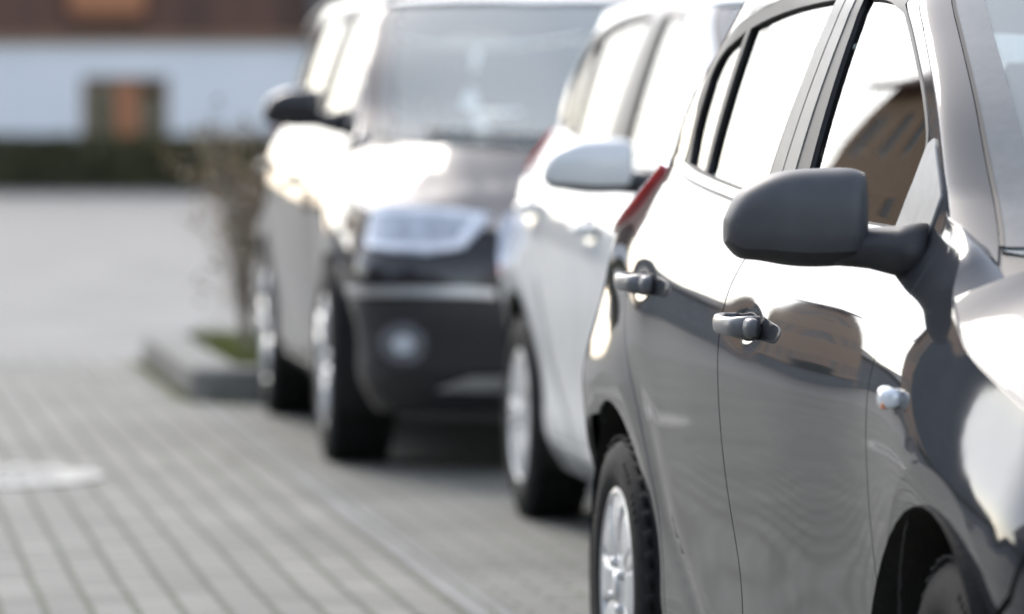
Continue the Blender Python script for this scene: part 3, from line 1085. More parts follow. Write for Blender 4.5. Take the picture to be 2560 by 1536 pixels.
    shell += back + dpil + dp2 + rail + dlo_f + dlo + rear_edge + [(0.47, zs)]
    pn('body_shell', pm, shell, pts=ring(0.0))
    # ---- windscreen pillar, screen ----------------------------------------
    zz = np.linspace(0.985, 1.488, 22)
    pw = 0.165
    pn('windscreen_pillar', pm, [(0.003, z) for z in zz] + [(pw, z) for z in zz[::-1]], which='up')
    zw = np.linspace(1.045, 1.482, 16)
    Lg = b.Lg
    scr = [(pw + 0.004, z) for z in zw] + [(pw + (Lg - pw) * t, 1.482 + 0.012 * math.sin(t * math.pi / 2)) for t in np.linspace(0.1, 1, 10)] + \
          [(pw + (Lg - pw) * t, 1.0 + 0.045 * (1 - t) ** 1.5) for t in np.linspace(1, 0.06, 12)]
    e1 = 0.085
    scr_in = [(pw + e1, z) for z in np.linspace(1.075, 1.415, 10)] + [(Lg + 0.02, 1.43), (Lg + 0.02, 1.03), (pw + e1 + 0.2, 1.045)]
    pn('windscreen', M_SCREEN, scr, which='up', joined=True, off=-0.002, gap=0.001, fl=0.004)
    pn('glass_edge_band', M_FRIT, [(pw + 0.006, z) for z in np.linspace(1.05, 1.48, 14)] + [(pw + 0.075, z) for z in np.linspace(1.48, 1.05, 14)], which='up', off=0.0015, gap=0, fl=0)
    pn('screen_seal', M_BLACKTRIM, [(pw + 0.0, z) for z in np.linspace(1.05, 1.486, 14)] + [(pw + 0.009, z) for z in np.linspace(1.486, 1.05, 14)], which='up', off=0.003, gap=0, fl=0.004)
    # ---- roof -------------------------------------------------------------
    sg = np.concatenate([np.linspace(-0.30, 0.45, 40), np.linspace(0.5, 1.46, 20)])
    edge = [(float(p[0] / b.sc[0]), float(p[1] / b.sc[1]) - 0.002) for p in b.Mside(sg, b.zr(sg)) if p[1] > 0.02]
    roof = [(edge[0][0], 0.0)] + edge + cr([(1.47, 0.55), (1.56, 0.35), (1.63, 0.0)], 6)
    pn('roof', pm, roof, which='roof', joined=True)
    # ---- tailgate and rear screen ------------------------------------------
    def sr(z): return b.sig_rear(z)
    gate = [(-0.62, 0.70), (-0.63, 0.90)] + cr([(-0.53, 0.965), (-0.45, 1.02), (-0.37, 1.09)], 4) + [(-0.36, 1.12)] + [(sr(z), z) for z in (1.12, 1.0, 0.85, 0.7)]
    pn('tailgate', pm, gate, joined=True)
    rs = [(-0.335, 1.135), (-0.26, 1.22), (-0.17, 1.31), (-0.08, 1.38)] + [(0.0, float(b.zr(0.0)) - 0.004)] + [(g, float(b.zr(g)) - 0.004) for g in np.linspace(-0.05, sr(1.37), 8)] + [(sr(z), z) for z in (1.3, 1.2, 1.13)]
    pn('rear_screen', glass_m, rs, joined=True, off=-0.003, fl=0.004)
    # tail lamp wraps the corner
    pn('tail_lamp', M_RED, cr([(0.01, 1.145), (-0.03, 1.095), (-0.08, 1.05), (-0.15, 1.018), (-0.30, 0.985), (-0.45, 0.955), (-0.60, 0.94)], 4) + [(-0.64, 0.96)] + cr([(-0.56, 1.0), (-0.44, 1.05), (-0.33, 1.10), (-0.20, 1.155)], 4),
       off=0.012, gap=0.002)
    pn('rear_bumper', lower_m, a_r(196, 205, 3) + [(-0.44, 0.18), (-0.5, 0.17)] + [(sr(z), z) for z in (0.17, 0.3, 0.45, 0.58, 0.69)] + [(-0.62, 0.69), (-0.505, 0.655), (-0.445, 0.555), (-0.425, 0.335)], joined=True)
    # ---- front -------------------------------------------------------------
    sF = b.uB + b.Lf
    hood_r = lambda y, u: b.HW * (1 - y / max(1e-3, float(b.side(np.array([u]), b.belt(u))[0])))
    # rear edge of the bonnet follows the screen base
    hb = []
    for y in np.linspace(0.0, 0.62, 10):
        u = 2.40 + 0.37 * (1 - (y / 0.64) ** 2.2)
        hb.append((u, hood_r(y, u)))
    hood = [(sg, 0.0) for sg in np.linspace(2.405, sF - 0.10, 26)] + [(sF - 0.04, 0.25), (sF, b.HW)] + [(sg, b.HW) for sg in np.linspace(sF - 0.05, hb[0][0] + 0.02, 16)] + hb
    pn('bonnet', pm, hood, which='hood', joined=True)
    seam_u = 2.95
    lamp_lo = 0.60
    wing = [(2.14, 1.075), (2.25, 1.062), (2.34, 1.03)] + [B(u, -0.001) for u in np.linspace(2.405, 2.99, 14)] + cr([(3.0, 0.80), (2.975, 0.735), (2.955, 0.67)], 4) + [(2.90, 0.585)]
    ang = math.degrees(math.atan2(0.585 - rz, 2.87 - WB))
    wing += a_f(38, 196, 34) + [(2.12, 0.18), (2.088, 0.18)] + f_edge[::-1][:-1]
    pn('front_wing', pm, wing, pts=ring(WB))
    # top of the wing, closing in towards the foot of the windscreen pillar
    n_ = 12
    for sd in (1, -1):
        top_u = np.linspace(2.14, 2.41, n_)
        top_z = np.interp(top_u, [2.14, 2.25, 2.34, 2.405], [1.073, 1.060, 1.028, float(b.belt(2.405)) - 0.004])
        A = b.Mside(top_u, top_z)
        Bq = np.linspace(0.004, pw + 0.03, n_)
        Bp = b.Mup(Bq, top_z + 0.018)
        V, F = [], []
        for k in range(n_):
            for t in np.linspace(0, 1, 6):
                q = A[k] * (1 - t) + Bp[k] * t
                q[2] += 0.010 * math.sin(math.pi * t)
                V.append((q[0], -sd * q[1], q[2]))
        for k in range(n_ - 1):
            for j in range(5):
                F.append((k * 6 + j, k * 6 + j + 1, (k + 1) * 6 + j + 1, (k + 1) * 6 + j))
        pydata('wing_top', V, F, pm, root, True)
    # cowl between bonnet and screen
    cowl = [(0.02, 1.04), (pw, 1.068), (pw + 0.003, 1.042)] + [(pw + (Lg - pw) * t, 0.998 + 0.045 * (1 - t) ** 1.5) for t in np.linspace(0.06, 1, 12)] + [(Lg, 0.93), (0.3, 0.93), (0.02, 0.97)]
    pn('scuttle', M_PLASTIC, cowl, which='up', joined=True, off=-0.004, gap=0.0)
    if front == 'hatch':
        bz = 0.745
        bump = [(2.905, 0.58), (2.96, 0.665), (3.08, 0.63), (3.3, 0.60), (3.42, 0.62), (3.45, 0.70)] + [(3.5, 0.742)] + [(sF, 0.742)] + [(sF, z) for z in (0.7, 0.6, 0.5, 0.4, 0.3, 0.17)] + [(3.0, 0.17)] + a_f(-12, 37, 10)
        pn('front_bumper', pm, bump, joined=True, pts=ring(WB))
        pn('headlamp', M_LENS, [(2.962, 0.67), (2.98, 0.735), (3.003, 0.798)] + [B(u, -0.004) for u in (3.1, 3.2, 3.3, 3.4)] + [(3.43, 0.70), (3.405, 0.63), (3.3, 0.61), (3.08, 0.64)], off=0.002)
        pn('grille', M_PLASTIC, [(3.22, 0.30), (3.25, 0.40), (sF, 0.42), (sF, 0.24), (3.3, 0.25)], joined=True, off=0.006, gap=0)
        pn('upper_grille', M_PLASTIC, [(3.48, 0.63), (3.5, 0.70), (sF, 0.705), (sF, 0.63)], joined=True, off=0.006, gap=0)
        pn('fog_lamp', M_LAMP, arc(3.13, 0.36, 0.05, 0, 350, 20), off=0.008, gap=0)
    if front == 'suv':
        bump = [(2.905, 0.58), (2.96, 0.665), (2.98, 0.735), (3.004, 0.797)] + [B(u, -0.004) for u in np.linspace(3.03, 3.60, 12)] + [(sF, 0.738)] + [(sF, z) for z in (0.7, 0.6, 0.5, 0.4, 0.3, 0.19)] + [(3.0, 0.19)] + a_f(-12, 37, 10)
        pn('front_bumper', pm, bump, joined=True, pts=ring(WB))
    # ---- side repeater lamp, lower guard -----------------------------------
    # dark backing so that the panel gaps read dark and no light leaks in
    lin = [(-0.45, 0.2), (3.3, 0.2), (3.3, 0.70), (3.0, 0.77), (2.6, 0.86), (2.35, 0.98), (2.15, 1.05)] + [B(u, -0.012) for u in np.linspace(2.0, 0.2, 14)] + [(-0.3, 1.08), (-0.5, 0.9)]
    pn('inner_panel', M_INNER, lin, holes=[arc(0, rz, ra + 0.012, 0, 355, 40), arc(WB, rz, ra + 0.012, 0, 355, 40)], off=-0.036, gap=0, fl=0, res=0.05)
    pil = [(0.18, 1.13), (0.235, 1.2)] + [(p[0] - 0.02, p[1] + 0.008) for p in top[:20]] + [(u, topf(u) + 0.006) for u in np.linspace(0.6, 1.44, 8)] + [(1.47, 1.475), (1.45, 1.492)] + \
          [(u, float(b.zr(u)) - 0.004) for u in np.linspace(1.42, 0.0, 12)] + [(-0.1, 1.38), (-0.24, 1.24), (-0.28, 1.13)]
    pn('headlining', M_INNER, pil, off=-0.024, gap=0, fl=0, res=0.06)
    pn('headlining', M_INNER, [(0.0, z) for z in zz] + [(pw + 0.01, z) for z in zz[::-1]], which='up', off=-0.022, gap=0, fl=0, res=0.06)
    pn('headlining', M_INNER, roof, which='roof', joined=True, off=-0.03, gap=0.01, fl=0, res=0.1)
    arch_house(root, b)
    r, w, rim = tyre
    add_wheels(root, (0.0, WB * b.sc[0]), r, w, rim, hub, wheel_kind, steer, front_in)
    cabin(root, b)
    if mirror_loc:
        mirror_unit(root, mirror_m[0], mirror_m[1], *mirror_loc)
    if b.dents:
        door_handle([rd, fd], b, [(d[0], d[1]) for d in b.dents], handles_m or pm)
    # wiper at the foot of the screen
    bm = bmesh.new()
    pts = []
    for t in np.linspace(0.30, 0.98, 9):
        q = b.Mup([pw + (Lg - pw) * t], [1.005 + 0.045 * (1 - t) ** 1.5 + 0.022])[0]
        pts.append(Vector((q[0] + 0.012, -q[1], q[2] + 0.010)))
    sweep(bm, pts, 0.022, 0.016, 8)
    from_bm('wiper', bm, M_PLASTIC, root, True)
    bm = bmesh.new()
    q = [Vector((p.x, -p.y + 0.45, p.z)) for p in pts]
    sweep(bm, [Vector((p.x, p.y + 0.05, p.z)) for p in pts[-1:]] + [Vector((pts[-1].x - 0.03, 0.2, pts[-1].z + 0.004)), Vector((pts[-1].x - 0.10, 0.42, pts[-1].z))], 0.022, 0.016, 8)
    from_bm('wiper', bm, M_PLASTIC, root, True)
    return root, b


# =================================================================== scene
# (ground, buildings and plants first; cars after)
def street(a, bb, z=0.0):
    """a metres along the street from the camera, bb metres to its left"""
    v = SD * a + SL * bb
    return Vector((v.x, v.y, z))


def paving(name, along=True, c1=(0.136, 0.132, 0.119), c2=(0.184, 0.179, 0.161), joint=(0.044, 0.052, 0.025), bw=0.22, rh=0.114, ms=0.0125):
    m = mat(name, c1, 0.85)
    n, l, b = nodes(m)
    tc = n.new('ShaderNodeTexCoord')
    mp = n.new('ShaderNodeMapping')
    mp.inputs['Rotation'].default_value = (0, 0, -(math.pi / 2 + TH) if along else -TH)
    l.new(tc.outputs['Object'], mp.inputs[0])
    # laid by hand: courses wander a little
    nz0 = n.new('ShaderNodeTexNoise')
    nz0.inputs['Scale'].default_value = 0.8
    nz0.inputs['Detail'].default_value = 3
    l.new(tc.outputs['Object'], nz0.inputs['Vector'])
    ad = n.new('ShaderNodeVectorMath')
    ad.operation = 'MULTIPLY_ADD'
    ad.inputs[1].default_value = (0.03, 0.03, 0)
    l.new(nz0.outputs[1], ad.inputs[0])
    l.new(mp.outputs[0], ad.inputs[2])
    br = n.new('ShaderNodeTexBrick')
    br.inputs['Scale'].default_value = 1.0
    br.inputs['Brick Width'].default_value = bw
    br.inputs['Row Height'].default_value = rh
    br.inputs['Mortar Size'].default_value = ms
    br.inputs['Mortar Smooth'].default_value = 0.35
    br.inputs['Bias'].default_value = 0.0
    br.inputs['Color1'].default_value = (*c1, 1)
    br.inputs['Color2'].default_value = (*c2, 1)
    br.inputs['Mortar'].default_value = (*joint, 1)
    l.new(ad.outputs[0], br.inputs['Vector'])
    nz = n.new('ShaderNodeTexNoise')
    nz.inputs['Scale'].default_value = 1.3
    nz.inputs['Detail'].default_value = 8
    l.new(tc.outputs['Object'], nz.inputs['Vector'])
    nf = n.new('ShaderNodeTexNoise')
    nf.inputs['Scale'].default_value = 140
    nf.inputs['Detail'].default_value = 4
    l.new(tc.outputs['Object'], nf.inputs['Vector'])
    mr = n.new('ShaderNodeMapRange')
    mr.inputs[1].default_value = 0.3
    mr.inputs[2].default_value = 0.7
    mr.inputs[3].default_value = 0.78
    mr.inputs[4].default_value = 1.16
    l.new(nz.outputs[0], mr.inputs[0])
    mr2 = n.new('ShaderNodeMapRange')
    mr2.inputs[1].default_value = 0.3
    mr2.inputs[2].default_value = 0.7
    mr2.inputs[3].default_value = 0.9
    mr2.inputs[4].default_value = 1.1
    l.new(nf.outputs[0], mr2.inputs[0])
    mu = n.new('ShaderNodeMath')
    mu.operation = 'MULTIPLY'
    l.new(mr.outputs[0], mu.inputs[0])
    l.new(mr2.outputs[0], mu.inputs[1])
    mx = n.new('ShaderNodeVectorMath')
    mx.operation = 'SCALE'
    l.new(br.outputs[0], mx.inputs[0])
    l.new(mu.outputs[0], mx.inputs['Scale'])
    l.new(mx.outputs[0], b.inputs['Base Color'])
    sub = n.new('ShaderNodeMath')
    sub.operation = 'MULTIPLY_ADD'
    sub.inputs[1].default_value = 0.15
    l.new(nf.outputs[0], sub.inputs[0])
    inv = n.new('ShaderNodeMath')
    inv.operation = 'SUBTRACT'
    inv.inputs[0].default_value = 1.0
    l.new(br.outputs[1], inv.inputs[1])
    l.new(inv.outputs[0], sub.inputs[2])
    bp = n.new('ShaderNodeBump')
    bp.inputs['Strength'].default_value = 0.5
    bp.inputs['Distance'].default_value = 0.006
    l.new(sub.outputs[0], bp.inputs['Height'])
    l.new(bp.outputs[0], b.inputs['Normal'])
    return m


def sheet(name, pts, z, m):
    V = [(p.x, p.y, z) for p in pts]
    o = pydata(name, V, [tuple(range(len(V)))], m)
    if o.data.polygons[0].normal.z < 0:
        o.data.flip_normals()
    return o


M_PAVE = paving('street_paving')
M_BAY = paving('bay_paving', along=False, c1=(0.126, 0.125, 0.115), c2=(0.168, 0.166, 0.152), bw=0.20, rh=0.105, ms=0.010)
M_GUT = paving('channel_stone', c1=(0.168, 0.168, 0.163), c2=(0.186, 0.185, 0.180), bw=0.5, rh=0.12, ms=0.010)
M_SQUARE = paving('square_paving', along=False, c1=(0.164, 0.160, 0.149), c2=(0.186, 0.181, 0.169), joint=(0.14, 0.14, 0.13), bw=0.3, rh=0.2, ms=0.008)
M_EARTH = vary(mat('earth', (0.12, 0.11, 0.09), 0.95), (0.10, 0.11, 0.06), (0.2, 0.19, 0.15), 0.4)
M_KERB = vary(mat('kerb_concrete', (0.14, 0.14, 0.13), 0.85), (0.085, 0.09, 0.08), (0.19, 0.185, 0.17), 9, bump=0.4, bscale=90, dist=0.004)
M_PLASTER = vary(mat('white_plaster', (0.83, 0.845, 0.86), 0.9), (0.80, 0.82, 0.84), (0.86, 0.87, 0.88), 0.7, bump=0.2, bscale=30, dist=0.006)
M_BOARD = vary(mat('brown_boards', (0.09, 0.055, 0.04), 0.75), (0.075, 0.046, 0.037), (0.17, 0.085, 0.058), 1.2, stretch=(3.0, 3.0, 0.15), bump=0.3, bscale=8)
M_WOOD = vary(mat('orange_wood', (0.42, 0.17, 0.075), 0.6), (0.34, 0.135, 0.06), (0.50, 0.21, 0.10), 6, stretch=(8, 8, 0.6))
M_DWOOD = vary(mat('window_wood', (0.26, 0.15, 0.08), 0.6), (0.21, 0.12, 0.06), (0.32, 0.18, 0.10), 6, stretch=(8, 8, 0.6))
M_TILE = vary(mat('roof_tile', (0.16, 0.07, 0.05), 0.8), (0.12, 0.055, 0.04), (0.2, 0.09, 0.06), 4, bump=0.5, bscale=12, dist=0.03)
M_SLATE = vary(mat('roof_slate', (0.06, 0.062, 0.068), 0.7), (0.045, 0.047, 0.052), (0.08, 0.082, 0.088), 4, bump=0.4, bscale=12, dist=0.03)
M_TAN = vary(mat('tan_render', (0.60, 0.40, 0.26), 0.9), (0.56, 0.37, 0.235), (0.64, 0.43, 0.285), 1.5, bump=0.2, bscale=40, dist=0.005)
M_DARKR = vary(mat('dark_render', (0.14, 0.148, 0.16), 0.9), (0.115, 0.122, 0.133), (0.165, 0.172, 0.185), 1.5, bump=0.2, bscale=40, dist=0.005)
M_BROWNR = vary(mat('brown_render', (0.16, 0.11, 0.08), 0.9), (0.13, 0.09, 0.065), (0.19, 0.13, 0.095), 1.5, bump=0.2, bscale=40, dist=0.005)
M_GREYR = vary(mat('grey_render', (0.24, 0.24, 0.24), 0.9), (0.2, 0.2, 0.2), (0.28, 0.28, 0.28), 1.5, bump=0.2, bscale=40, dist=0.005)
M_CURTAIN = vary(mat('curtain_cloth', (0.66, 0.61, 0.50), 0.9), (0.55, 0.51, 0.43), (0.75, 0.69, 0.56), 3, stretch=(6, 6, 0.4))
M_LEAF = vary(mat('hedge_leaf', (0.045, 0.055, 0.02), 0.6), (0.045, 0.044, 0.014), (0.11, 0.098, 0.034), 1.2)
M_HCORE = vary(mat('hedge_core', (0.035, 0.036, 0.016), 0.95), (0.025, 0.026, 0.012), (0.045, 0.046, 0.02), 6, bump=1.0, bscale=30, dist=0.05)
M_BROWNLEAF = vary(mat('dry_leaf', (0.26, 0.19, 0.10), 0.6), (0.20, 0.16, 0.08), (0.32, 0.20, 0.09), 3)
M_BARK = vary(mat('bark', (0.30, 0.26, 0.21), 0.9), (0.22, 0.19, 0.15), (0.38, 0.32, 0.26), 20, bump=0.6, bscale=60)
M_GRASS = vary(mat('grass_blade', (0.13, 0.16, 0.03), 0.6), (0.09, 0.12, 0.02), (0.22, 0.22, 0.05), 5)
M_PALESTEEL = vary(mat('worn_iron', (0.30, 0.29, 0.27), 0.7, 0.0), (0.22, 0.215, 0.20), (0.40, 0.39, 0.36), 14, bump=0.3, bscale=60)

# one earth sheet to the horizon, the paved areas above it
S = 700
tag(sheet('ground', [Vector((-S, -S, 0)), Vector((S, -S, 0)), Vector((S, S, 0)), Vector((-S, S, 0))], -0.012, M_EARTH), kind='structure')
BAY_B = -1.78          # left edge of the parking bay (metres left of the line through the camera along the street)


def b_of(x, y):
    return Vector((x, y, 0)).dot(SL)


BAY_B = b_of(0.0, 11.4)
A_END = 23.2
sheet_pts = lambda a0, a1, b0, b1: [street(a0, b0), street(a1, b0), street(a1, b1), street(a0, b1)]
tag(sheet('street', sheet_pts(-40, A_END, BAY_B + 0.104, 9.0), 0.0, M_PAVE), kind='structure')
tag(sheet('channel', sheet_pts(-40, A_END, BAY_B, BAY_B + 0.1), 0.0, M_GUT), kind='structure')
tag(sheet('parking_bay', sheet_pts(-40, A_END, BAY_B - 3.2, BAY_B - 0.004), 0.0, M_BAY), kind='structure')
pb = sheet_pts(-40, A_END - 0.02, BAY_B - 12, BAY_B - 3.36)
pk = sheet_pts(-40, A_END - 0.02, BAY_B - 3.352, BAY_B - 3.21)
tag(sheet('pavement', pb, 0.115, M_BAY), kind='structure')
bm = bmesh.new()
lo_ = [bm.verts.new((p.x, p.y, -0.01)) for p in pk]
hi_ = [bm.verts.new((p.x, p.y, 0.12)) for p in pk]
for k in range(4):
    bm.faces.new((lo_[k], lo_[(k + 1) % 4], hi_[(k + 1) % 4], hi_[k]))
bm.faces.new(hi_)
bmesh.ops.recalc_face_normals(bm, faces=bm.faces[:])
tag(from_bm('pavement_kerb', bm, M_KERB), kind='structure')
tag(sheet('square', [street(A_END + 0.004, 40), street(A_END + 0.004, -40), street(A_END + 80, -40), street(A_END + 80, 40)], 0.0, M_SQUARE), kind='structure')


# ---- manhole cover ---------------------------------------------------------
def manhole():
    root = empty('manhole_cover', (-1.90, 15.63, 0.0))
    tag(root, 'pale round manhole cover set in the grey street paving', 'manhole cover')
    bm = bmesh.new()
    lathe(bm, [(0.50, 0.0), (0.50, 0.008), (0.40, 0.012), (0.355, 0.012), (0.352, 0.004)], 56, axis='z')
    from_bm('frame_ring', bm, M_PALESTEEL, root)
    bm = bmesh.new()
    lathe(bm, [(0.001, 0.010), (0.34, 0.010), (0.346, 0.004)], 56, axis='z')
    for i in range(-5, 6):
        for j in range(-5, 6):
            x, y = i * 0.058, j * 0.058
            if x * x + y * y < 0.30 ** 2:
                box(bm, (x, y, 0.013), (0.036, 0.036, 0.008), None, 0.003)
    from_bm('lid', bm, M_PALESTEEL, root)


manhole()


# ---- planted island behind the parked row ----------------------------------
def island():
    bR = BAY_B - 3.2
    bL = b_of(-1.36, 19.55)
    a0 = Vector((-1.36, 19.55, 0)).dot(SD)
    a1 = a0 + 3.45
    rad = 0.35
    def outline(off):
        pts = []
        L_, R_, lo, hi = bL - off, bR + off, a0 + off, a1 - off
        rr = max(0.03, rad - off)
        for cx, cy, s0 in ((L_ - rr, lo + rr, -90), (L_ - rr, hi - rr, 0)):
            for k in range(7):
                t = R(s0 + 90 * k / 6)
                pts.append(street(cy + rr * math.sin(t), cx + rr * math.cos(t)))
        pts += [street(hi, R_), street(lo, R_)]
        return pts
    o1, o2 = outline(0), outline(0.20)
    n = len(o1)
    h = 0.15
    V, F = [], []
    for pts, z in ((o1, 0), (o1, h - 0.02), (outline(0.02), h), (o2, h), (o2, 0.02)):
        V += [(p.x, p.y, z) for p in pts]
    for lv in range(4):
        for k in range(n):
            F.append((lv * n + k, lv * n + (k + 1) % n, (lv + 1) * n + (k + 1) % n, (lv + 1) * n + k))
    o = pydata('kerb', V, F, M_KERB)
    tag(o, 'weathered concrete kerb edging the planted island', 'kerb')
    bm = bmesh.new()
    bm.from_mesh(o.data)
    bmesh.ops.recalc_face_normals(bm, faces=bm.faces[:])
    bm.to_mesh(o.data)
    bm.free()
    tag(sheet('island_soil', o2, 0.10, M_EARTH), kind='structure')
    # grass tufts
    V, F = [], []
    P = np.array([(p.x, p.y) for p in outline(0.24)])
    lo, hi = P.min(0), P.max(0)
    c = rng.uniform(lo, hi, (9000, 2))
    c = c[inside(P, c)]
    # moss and weeds along the foot of the kerb
    foot = []
    oo = outline(-0.02)
    for p, q in zip(oo[:-2], oo[1:-1]):
        for t in rng.uniform(0, 1, max(3, int(120 * (q - p).length))):
            w = p.lerp(q, t)
            foot.append((w.x + rng.normal(0, 0.012), w.y + rng.normal(0, 0.012)))
    for (x, y), z0, hh in [((x, y), 0.10, rng.uniform(0.05, 0.12)) for x, y in c] + [((x, y), 0.0, rng.uniform(0.01, 0.035)) for x, y in foot]:
        a = rng.uniform(0, 6.28)
        d = np.array([math.cos(a), math.sin(a)]) * 0.008
        l = rng.normal(0, 0.025, 2)
        i = len(V)
        V += [(x - d[0], y - d[1], z0), (x + d[0], y + d[1], z0), (x + l[0], y + l[1], z0 + hh)]
        F.append((i, i + 1, i + 2))
    tag(pydata('grass', V, F, M_GRASS), 'yellow green grass growing on the kerbed island', 'grass', kind='stuff')
    # sparse shrub at the island's street edge
    base = street(a0 + 1.55, bL - 0.36, 0.09)
    root = empty('shrub', base)
    tag(root, 'thin bare stemmed shrub with a few brown leaves beside the dark car', 'shrub')
    bm = bmesh.new()
    LV, LF = [], []
    def leaf(p, s):
        n = Vector(rng.normal(0, 1, 3)).normalized()
        t = n.orthogonal().normalized()
        b2 = n.cross(t)
        i = len(LV)
        for (x, y) in ((-1, 0), (0, -0.45), (1, 0), (0, 0.45)):
            LV.append(tuple(p + t * x * s + b2 * y * s))
        LF.append((i, i + 1, i + 2, i + 3))
    for k in range(11):
        a = rng.uniform(0, 6.28)
        lean = rng.uniform(0.04, 0.22)
        hgt = rng.uniform(0.7, 1.12)
        pts = []
        for t in np.linspace(0, 1, 7):
            pts.append(Vector((math.cos(a) * lean * t ** 1.4 + rng.normal(0, 0.012), math.sin(a) * lean * t ** 1.4 + rng.normal(0, 0.012), hgt * t)))
        tube(bm, pts, [0.013 - 0.009 * t for t in np.linspace(0, 1, 7)], 6)
        for _ in range(16):
            t = rng.uniform(0.12, 1) ** 0.7
            i = min(5, int(t * 6))
            p = pts[i].lerp(pts[i + 1], t * 6 - i)
            q = p + Vector((rng.normal(0, 0.10), rng.normal(0, 0.10), rng.uniform(0.0, 0.12)))
            tube(bm, [p, q], [0.005, 0.002], 4)
            for _ in range(7 if t > 0.65 else 3):
                leaf(q + Vector(rng.normal(0, 0.05, 3)), rng.uniform(0.012, 0.03))
    from_bm('stems', bm, M_BARK, root, True)
    pydata('leaves', LV, LF, M_BROWNLEAF, root)


island()


# ---- hedge and house in the background ---------------------------------------
def hedge(name, label, c, size, rz, n, leafm=M_LEAF, ls=0.05):
    root = empty(name, c, rz)
    tag(root, label, 'hedge')
    L, W, H = size
    bm = bmesh.new()
    nx = max(8, int(L / 0.4))
    prof = [(-W / 2, 0), (-W / 2 * 0.98, H * 0.6), (-W / 2 * 0.85, H * 0.9), (-W * 0.2, H * 0.96), (W * 0.2, H * 0.96), (W / 2 * 0.85, H * 0.9), (W / 2, H * 0.6), (W / 2, 0)]
    rings = []
    for i in range(nx + 1):
        x = -L / 2 + L * i / nx
        rings.append([bm.verts.new((x, y * 0.9 + rng.normal(0, 0.02), z * 0.95 + (rng.normal(0, 0.02) if z > 0 else 0))) for y, z in prof])
    for a, b in zip(rings, rings[1:]):
        for k in range(len(prof) - 1):
            bm.faces.new((a[k], a[k + 1], b[k + 1], b[k]))
    bm.faces.new(rings[0]); bm.faces.new(rings[-1][::-1])
    from_bm('branches', bm, M_HCORE, root)
    V, F = [], []
    for _ in range(n):
        x = rng.uniform(-L / 2, L / 2)
        k = rng.integers(0, len(prof) - 1)
        t = rng.uniform()
        y = prof[k][0] * (1 - t) + prof[k + 1][0] * t
        z = prof[k][1] * (1 - t) + prof[k + 1][1] * t
        p = Vector((x, y * rng.uniform(0.9, 1.05), max(0.02, z * rng.uniform(0.93, 1.04))))
        nn = Vector(rng.normal(0, 1, 3)).normalized()
        t1 = nn.orthogonal().normalized()
        b2 = nn.cross(t1)
        s = ls * rng.uniform(0.6, 1.3)
        i = len(V)
        V += [tuple(p - t1 * s), tuple(p + b2 * s * 0.5), tuple(p + t1 * s), tuple(p - b2 * s * 0.5)]
        F.append((i, i + 1, i + 2, i + 3))
    pydata('foliage', V, F, leafm, root)


hedge('hedge', 'long clipped dark green hedge in front of the white farmhouse wall', (-4.0, 71.8, 0), (20, 0.9, 0.90), 0, 10000, ls=0.07)


def holed(bm, x0, x1, z0, z1, y, th, holes):
    """vertical slab facing -y between x0..x1, z0..z1 with rectangular openings, butted pieces"""
    xs = sorted({x0, x1} | {h[0] for h in holes} | {h[1] for h in holes})
    zs = sorted({z0, z1} | {h[2] for h in holes} | {h[3] for h in holes})
    for a, b in zip(xs, xs[1:]):
        for c, d in zip(zs, zs[1:]):
            mx, mz = (a + b) / 2, (c + d) / 2
            if any(h[0] < mx < h[1] and h[2] < mz < h[3] for h in holes):
                continue
            vs = [bm.verts.new(p) for p in ((a, y, c), (b, y, c), (b, y, d), (a, y, d))]
            bm.faces.new(vs)
    for (a, b, c, d) in holes:
        for q in (((a, c), (b, c)), ((b, c), (b, d)), ((b, d), (a, d)), ((a, d), (a, c))):
            (p, r), (s, t) = q
            vs = [bm.verts.new(v) for v in ((p, y, r), (s, y, t), (s, y + th, t), (p, y + th, r))]
            bm.faces.new(vs[::-1])


def window_unit(root, x0, x1, z0, z1, y, m_frame, m_pane, bars=1, fw=0.07):
    bm = bmesh.new()
    cx, cz = (x0 + x1) / 2, (z0 + z1) / 2
    for z in (z0 + fw / 2, z1 - fw / 2):
        box(bm, (cx, y, z), (x1 - x0, 0.07, fw))
    for x in (x0 + fw / 2, x1 - fw / 2):
        box(bm, (x, y, cz), (fw, 0.07, z1 - z0 - 2 * fw))
    for k in range(bars):
        box(bm, (x0 + (x1 - x0) * (k + 1) / (bars + 1), y, cz), (fw, 0.068, z1 - z0 - 2 * fw))
    f = from_bm('window', bm, m_frame, root)
    bm = bmesh.new()
    box(bm, (cx, y + 0.02, cz), (x1 - x0 - fw, 0.01, z1 - z0 - fw))
    from_bm('pane', bm, m_pane, f)
    return f


M_HGLASS = vary(mat('house_glass', (0.05, 0.055, 0.06), 0.05, spec=0.8), (0.04, 0.045, 0.05), (0.07, 0.075, 0.08), 1.0)


